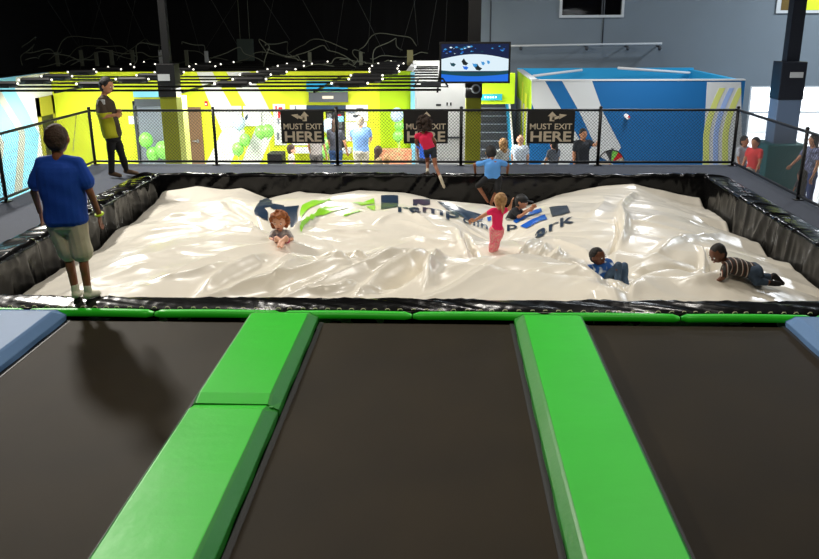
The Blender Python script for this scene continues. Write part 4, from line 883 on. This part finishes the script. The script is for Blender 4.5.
# --- boy in the blue T-shirt on the near lip
Y0 = 7.82
J = PJ(Y0, head=(57, 139.5, .03), neck=(58, 156, 0), sl=(42, 163, 0), sr=(77, 163, 0), el=(34, 192, .02), wl=(40, 212, .10), er=(90, 192, .0), wr=(99.5, 215, .08),
       hl=(58, 224, 0), hr=(76, 224, 0), kl=(68, 254, .03), kr=(82.5, 254, .0), al=(75.5, 287, 0), ar=(87.5, 287, -.02), tl=(80, 291, .12), tr=(98, 292, .09))
for q in ('al', 'ar'): J[q][2] = .105
for q in ('tl', 'tr'): J[q][2] = .085
bo, JJ = person('boy in a blue T-shirt and khaki shorts standing on the near pit edge', J, .98, (-.12, 1, -.25), 'deep', 'buzz', 'brown', hr=.134, hw=.82, loose=.035, belly=1.12, top=(8, 68, 172), sleeve=.66, bot=(192, 184, 160), leg=.93, sock=(206, 204, 186), vox=.007, hdir={'l': (.15, .1, -1), 'r': (-.1, .15, -1)}, flare=1.12)
w_, e_ = JJ['wr'], JJ['er']; d = nrm(e_-w_); b = MB(); p = w_+d*.01
a1 = nrm(np.cross(d, [0, 1, 0])); a2 = np.cross(d, a1); b.tube([p+(a1*math.cos(q)+a2*math.sin(q))*.036 for q in np.linspace(0, 2*PI, 17)], .012, 8); build(b, 'wristband', mat('neon_band', (205, 235, 30), .5, bump=.3), bo, smooth=True)

# --- staff man on the deck
Y0 = at(118, 177, Z=.0)[1]
J = PJ(Y0, head=(106.5, 86, 0), neck=(104, 95, 0), sl=(101, 100, -.14), sr=(107, 100, .16), el=(103, 117, -.2), wl=(115, 115, -.18), er=(110, 116, .18), wr=(117, 113, .05),
       hl=(111, 138, -.07), hr=(115, 138, .08), kl=(111, 156, -.08), kr=(122, 155, .1), al=(112, 174.5, -.1), ar=(127, 171.5, .12), tl=(120, 176, -.1), tr=(137, 173, .12))
J['al'][2] = J['ar'][2] = .085; J['tl'][2] = J['tr'][2] = .045
bo, JJ = person('man in a brown and lime polo and black trousers standing on the deck, side on', J, 1.0, (1, -.15, -.15), 'tan', 'short', 'black', hr=.135, hw=.76, loose=.035, belly=1.15, top=(62, 50, 36), sleeve=.8, bot=(12, 11, 14), leg=1.93, shoe=(88, 66, 46), vox=.011)
sm_, hm_ = (JJ['sl']+JJ['sr'])/2, (JJ['hl']+JJ['hr'])/2
sh_ = [o for o in bo.children if o.name.startswith('shirt')][0]; sh_.data.materials.append(cloth((176, 178, 26))); o0 = np.array(bo.location)
for p_ in sh_.data.polygons:
    q_ = np.array(p_.center[:])+o0; u_ = (sm_[2]-q_[2])/(sm_[2]-hm_[2]); mx_ = sm_[0]+(hm_[0]-sm_[0])*u_
    if u_ > .30 and q_[0] > mx_-.16+.10*max(0, .75-u_) and abs(q_[1]-sm_[1]) > .03 and q_[0] < mx_+.14: p_.material_index = 1
c = MB(); q = at(100, 102, Y=Y0-.17); c.box(q[0]-.05, q[0]+.09, q[1]-.03, q[1]+.0, q[2]-.04, q[2]+.04); build(c, 'back_lettering', M['offw'], bo)

# --- girl in pink top climbing off the pit edge
Y0 = 15.05
J = PJ(Y0, head=(424, 125, .04), neck=(423.5, 132, 0), sl=(417, 135.5, 0), sr=(430, 134.5, 0), el=(416, 143, .12), wl=(419, 146, .3), er=(435, 142, .06), wr=(436, 150, .2), hl=(427, 150, 0), hr=(433, 150, 0),
       kl=(427.5, 162, .12), kr=(435.5, 166, -.1), al=(427.5, 171.5, -.02), ar=(441, 179, -.3), tl=(429, 173.5, .1), tr=(444, 187, -.3))
person('girl with a big afro in a pink top and navy shorts on the far edge', J, .70, (-.2, 1, -.1), 'deep', 'afro', 'afro', hr=.115, hw=.8, top=(214, 26, 74), sleeve=.15, bot=(30, 36, 46), leg=.42, sock=(190, 180, 160), vox=.010)

# --- boy in light blue pushing up on the far edge
Y0 = 14.55
J = PJ(Y0, head=(491, 153, .12), neck=(492, 159, .03), sl=(484, 162.5, 0), sr=(500.5, 162.5, 0), el=(474.5, 164.5, .1), wl=(475.5, 174.5, .42), er=(508, 165, .1), wr=(507, 175, .42), hl=(487, 179, -.02), hr=(498, 179, -.02),
       kl=(478, 186, -.2), kr=(497, 191, -.15), al=(485, 197, -.12), ar=(491, 203, -.12), tl=(488, 202, -.06), tr=(493, 208, -.02))
person('boy in a light blue T-shirt and black shorts pushing himself up onto the far edge', J, .78, (-.1, 1, -.35), 'deep', 'short', 'black', hr=.115, hw=.8, top=(84, 150, 222), sleeve=.6, bot=(12, 12, 14), leg=.95, vox=.010, hdir={'l': (0, .6, -.6), 'r': (0, .6, -.6)})

# --- small girl in pink
Y0 = 10.35
J = PJ(Y0, head=(500, 201, .02), neck=(499, 208.5, 0), sl=(492.5, 211, 0), sr=(503.5, 211, 0), el=(482.5, 216, .03), wl=(475.5, 220, 0), er=(509.5, 208.5, .03), wr=(511, 204.5, 0), hl=(494, 230, 0), hr=(500, 230, 0),
       kl=(493, 244, -.03), kr=(497, 243, .02), al=(490.5, 255, .06), ar=(492.5, 256, .1), tl=(489, 258, .15), tr=(492, 258, .2))
person('small girl in a bright pink top and patterned pink leggings walking across the airbag', J, .66, (-.35, 1, -.2), 'tan', 'pony', 'blond', hr=.092, hw=.84, top=(240, 34, 100), sleeve=.35, bot=mat('pink_pattern', (238, 96, 130), .85, col2=(232, 170, 160), vscale=45), leg=1.9, vox=.0085, hdir={'l': (-1, 0, -.3), 'r': (.2, 0, 1)})

# --- boy with a cap
p0 = surf(514, 220); Y0 = p0[1]+.12
J = PJ(Y0, head=(521.5, 202, 0), neck=(517.5, 208, 0), sl=(514, 211, -.12), sr=(518, 210, .12), el=(519, 217, -.2), wl=(528, 211, -.2), er=(522, 213, .12), wr=(531, 208, .05), hl=(509, 222, -.08), hr=(510, 222, .08),
       kl=(520, 223, -.12), kr=(521, 221, .15), al=(513, 228, -.1), ar=(514, 227, .2))
person('boy in a black cap and dark top sitting behind the small girl in pink', J, .72, (.9, -.35, 0), 'tan', 'cap', 'black', hr=.105, hw=.78, top=(34, 36, 42), sleeve=.6, bot=(150, 150, 144), leg=1.6, vox=.010)

# --- curly child in the hollow
p0 = surf(282, 240); Y0 = p0[1]+.05
J = PJ(Y0, head=(279.5, 222, .05), neck=(280.5, 230, .08), sl=(273.5, 233, .08), sr=(288, 233, .08), el=(270.5, 239, .0), wl=(277, 241, -.12), er=(292, 239, 0), wr=(286.5, 240.5, -.12), hl=(277, 243, .10), hr=(286, 243, .10),
       kl=(276.5, 238.5, -.22), kr=(286, 238, -.22), al=(283, 243.5, -.32), ar=(280, 243, -.32))
person('small curly red-haired child sitting in a hollow of the airbag beside the navy print', J, .66, (-.05, -1, -.1), 'fair', 'curly', 'auburn', hr=.105, hw=.84, top=mat('grey_print_shirt', (214, 206, 200), .85, col2=(124, 128, 140), vscale=22), sleeve=.7, bot=mat('navy_pink_shorts', (44, 58, 84), .85, col2=(220, 70, 110), vscale=10), leg=.6, vox=.0085, org=None)

# --- boy reclining
Y0 = 9.35
J = PJ(Y0, head=(597.5, 256.5, .02), neck=(598.5, 265.5, .06), sl=(588, 269, -.06), sr=(608, 263.5, .14), el=(583, 268, .04), wl=(578, 271, .10), er=(613, 271, -.02), wr=(616, 278, -.1), hl=(604, 284, -.06), hr=(614, 283, .06),
       kl=(618, 266, -.14), kr=(624.5, 266, .02), al=(618, 290, -.25), ar=(625, 288, -.12))
bl = mat('blue_white_shirt', (24, 84, 160), .85, col2=(200, 214, 230), vscale=11, detail=1)
for e_ in [n for n in bl.node_tree.nodes if n.type == 'VALTORGB']: e_.color_ramp.elements[0].position = .42; e_.color_ramp.elements[1].position = .50
person('boy in a blue and white shirt and jeans reclining in a fold, looking sideways', J, .78, (.75, -.65, .0), 'dark', 'buzz', 'black', hr=.098, hw=.84, top=bl, sleeve=1.1, loose=.015, bot=mat('denim', (66, 90, 118), .85, var=.3, vscale=14), leg=1.92, vox=.0075, shoe=(30, 30, 36))

# --- boy crawling
p0 = surf(757, 285); Y0 = p0[1]
J = PJ(Y0, head=(718, 253.5, -.02), neck=(725.5, 261, 0), sl=(727.5, 267, -.13), sr=(729, 262, .13), el=(723, 277, -.17), wl=(717, 281.5, -.14), er=(722, 274, .22), wr=(715, 279, .24), hl=(753, 273, -.07), hr=(755, 270, .09),
       kl=(757, 281.5, -.10), kr=(760, 278, .12), al=(772, 283, -.08), ar=(775, 276.5, .12), tl=(779, 284, -.08), tr=(782, 283, .12))
st_ = stripes('striped_shirt', [(52, 44, 40), (60, 50, 44), (214, 206, 196), (120, 70, 54), (40, 36, 34)], 2.6, axis='X', dist=.4)
person('boy in a striped shirt and dark jeans crawling across the airbag', J, .80, (-.9, -.35, -.45), 'dark', 'buzz', 'black', hr=.100, hw=.84, top=st_, sleeve=.7, bot=mat('dark_denim', (58, 76, 98), .85, var=.35, vscale=14), leg=1.55, sock=(16, 15, 18), vox=.0075, hdir={'l': (-.9, 0, -.35), 'r': (-.9, 0, -.35)})

# --- people on the lobby floor beyond the fence
def stander(label, px, Y, h, yaw, arms=((.06, .02), (.06, .02)), seat=False, **k):
    x = at(px, 150, Y=Y)[0]; s = h/1.72; F_ = np.array([math.sin(yaw), math.cos(yaw), 0]); R_ = np.array([math.cos(yaw), -math.sin(yaw), 0]); U_ = np.array([0, 0, 1.])
    O = np.array([x, Y, FL]); P = lambda r, f, z: O+(R_*r+F_*f+U_*z)*s
    dz = -.42 if seat else 0
    J = dict(head=P(0, .02, 1.60+dz), neck=P(0, 0, 1.46+dz), sl=P(-.17, 0, 1.41+dz), sr=P(.17, 0, 1.41+dz), hl=P(-.09, 0, .93+dz), hr=P(.09, 0, .93+dz))
    for q, sg, (fo, up) in (('l', -1, arms[0]), ('r', 1, arms[1])):
        J['e'+q] = P(sg*.22, fo, 1.14+up*.4+dz); J['w'+q] = P(sg*(.22-up*.3), fo*2.6+.02, .90+up+dz)
        if seat: J['k'+q] = P(sg*.12, .42, .52); J['a'+q] = P(sg*.12, .40, .09); J['t'+q] = P(sg*.13, .56, .045)
        else: J['k'+q] = P(sg*.095, .01, .50); J['a'+q] = P(sg*.10, -.02, .09); J['t'+q] = P(sg*.12, .13, .045)
    k.setdefault('shoe', (40, 40, 44)); k.setdefault('leg', 1.92); k.setdefault('vox', .016)
    if seat:
        st = empty('stool', (O[0], O[1], FL), 'dark stool under the '+(' '.join(label.split()[:9])), 'stool'); b = MB(); b.box(O[0]-.2, O[0]+.2, O[1]-.2, O[1]+.2, FL+.36*s, FL+.41*s); build(b, 'seat', M['dgrey'], st, bevel=.01)
        for a_ in (-1, 1):
            for c_ in (-1, 1): b = MB(); b.tube([(O[0]+a_*.17, O[1]+c_*.17, FL), (O[0]+a_*.17, O[1]+c_*.17, FL+.36*s)], .015); build(b, 'leg', M['blackmetal'], st)
    return person(label, J, s, F_, **k)
stander('grey-haired man in a light blue shirt and pale trousers at the snack counter', 361, 19.3, 1.80, 0, skin='fair', hair='short', hcol='grey', top=(120, 160, 214), bot=(196, 192, 176), belly=1.12, arms=((.16, .2), (.16, .2)))
stander('woman in blue jeans and a dark top behind the green balloons', 336, 19.9, 1.66, .3, skin='tan', hair='long', hcol='brown', top=(54, 56, 66), bot=(34, 66, 110))
stander('person in a grey top behind the lower corner of the first exit sign', 316, 19.7, 1.55, .2, skin='tan', hair='short', hcol='brown', top=(150, 144, 140), bot=(90, 86, 84))
stander('brown-haired person bending low beside the black armchair', 291, 19.2, 1.12, 1.2, skin='fair', hair='short', hcol='brown', top=(214, 206, 196), bot=(70, 70, 80))
stander('seated woman with brown hair before the speckled bench', 378, 19.0, 1.50, 1.2, seat=True, skin='tan', hair='long', hcol='brown', top=(150, 132, 96), bot=(90, 90, 100))
stander('small child beside the speckled bench', 387, 18.8, .92, .4, skin='fair', hair='short', hcol='blond', top=(220, 214, 190), bot=(90, 90, 100))
stander('person in a bright blue T-shirt seen past the girl in the pink top', 425, 19.5, 1.45, .1, skin='deep', hair='short', hcol='black', top=(24, 78, 176), bot=(40, 44, 60))
stander('blond woman behind the boy in the light blue T-shirt', 503, 18.6, 1.35, -.6, skin='fair', hair='long', hcol='blond', top=(180, 184, 180), bot=(90, 90, 100))
stander('bald man in a white shirt beside the third exit sign', 520, 18.8, 1.42, .2, skin='fair', hair='bald', top=(206, 220, 236), bot=(70, 70, 80), belly=1.1)
stander('dark-haired woman in a grey top below the third exit sign', 554, 18.9, 1.30, -.5, skin='tan', hair='pony', hcol='black', top=(92, 100, 112), bot=(40, 40, 50))
stander('man in a charcoal T-shirt raising an arm to his face, before the blue wall', 582, 18.4, 1.62, 2.8, skin='tan', hair='short', hcol='black', top=(40, 46, 54), bot=(40, 40, 46), arms=((.2, .55), (.02, 0)), belly=1.15)
stander('person in a red shirt sitting before the bright windows', 755, 18.2, 1.45, -2.2, skin='tan', hair='short', hcol='black', top=(226, 66, 66), bot=(120, 124, 130), belly=1.1)
stander('person in a pale shirt beside the one in red', 743, 18.6, 1.42, 2.6, skin='tan', hair='short', hcol='black', top=(196, 204, 214), bot=(60, 84, 130))
stander('small child in front of the person in red', 751, 17.7, .84, 2.9, skin='fair', hair='short', hcol='grey', top=(200, 200, 204), bot=(90, 90, 100))
stander('dark-haired woman in a patterned top and jeans at the far corner fence', 813, 16.9, 1.70, -1.9, skin='tan', hair='long', hcol='black', top=mat('dark_pattern_top', (40, 46, 80), .85, col2=(130, 140, 180), vscale=14), bot=(34, 60, 120), arms=((.04, .0), (.12, .2)))
stander('dark-haired child below the woman in the patterned top', 806, 16.6, 1.0, -.4, skin='deep', hair='short', hcol='black', top=(30, 34, 50), bot=(40, 44, 60))
# ================================================================== LIGHT
def area(name, loc, size, power, col=(1, .93, .82), target=None, sy=None, spread=None):
    l = bpy.data.lights.new(name, 'AREA'); l.energy = power; l.color = col; l.size = size
    if sy: l.shape = 'RECTANGLE'; l.size_y = sy
    if spread: l.spread = spread
    o = bpy.data.objects.new(name, l); C.objects.link(o); o.location = loc
    t = Vector(target if target is not None else (loc[0], loc[1], loc[2]-1)); o.rotation_euler = (t-Vector(loc)).to_track_quat('-Z', 'Y').to_euler()
    return o
area('hall_light', (-9.3, 16.5, 7.2), .9, 1400, (1, .95, .87), target=(-.5, 9, 0))
for x, y, p in ((-3.4, 12.4, 112), (.4, 12.8, 112), (3.9, 12.2, 110)):
    area('hall_light', (x, y, 7.0), .7, p*1.25, (1, .95, .88))
area('hall_light', (-2, 4.5, 7.0), .7, 155, (1, .9, .74))
area('hall_light', (2.5, 5.5, 7.0), .7, 110, (1, .9, .74))
area('hall_light', (12.3, 21.5, 6.6), 1.2, 700, (.86, .93, 1))  # extra light, added so the grey wall brightens towards the right
area('hall_light', (4, 21, 6.8), 1.2, 70, (.88, .94, 1))
area('corridor_fill', (-.2, 23.2, 1.85), .5, 26, (1, 1, .98), target=(-.2, 24.5, 0))  # added fill to lift the white corridor wall, no fixture there
area('stair_fill', (1.2, 19.9, 2.6), .4, 40, (1, 1, .98), target=(1.3, 21.5, 0))  # fill light added to brighten the stairs and lime bulkhead
for x in (-8.6, -5.6, -2.6, .3): area('lobby_lamp', (x, 18.9, 1.32), .6, 150, (1, 1, .95), sy=1.6)
area('lobby_lamp', (4.6, 18.3, 3.0), .8, 90, (.95, .97, 1))
w = bpy.data.worlds.new('world'); scene.world = w; w.use_nodes = True
w.node_tree.nodes['Background'].inputs[0].default_value = (.86, .93, 1, 1); w.node_tree.nodes['Background'].inputs[1].default_value = 7.0
vs = scene.view_settings; vs.view_transform = 'Standard'; vs.look = 'None'; vs.exposure = 0; vs.gamma = 1; vs.use_curve_mapping = False
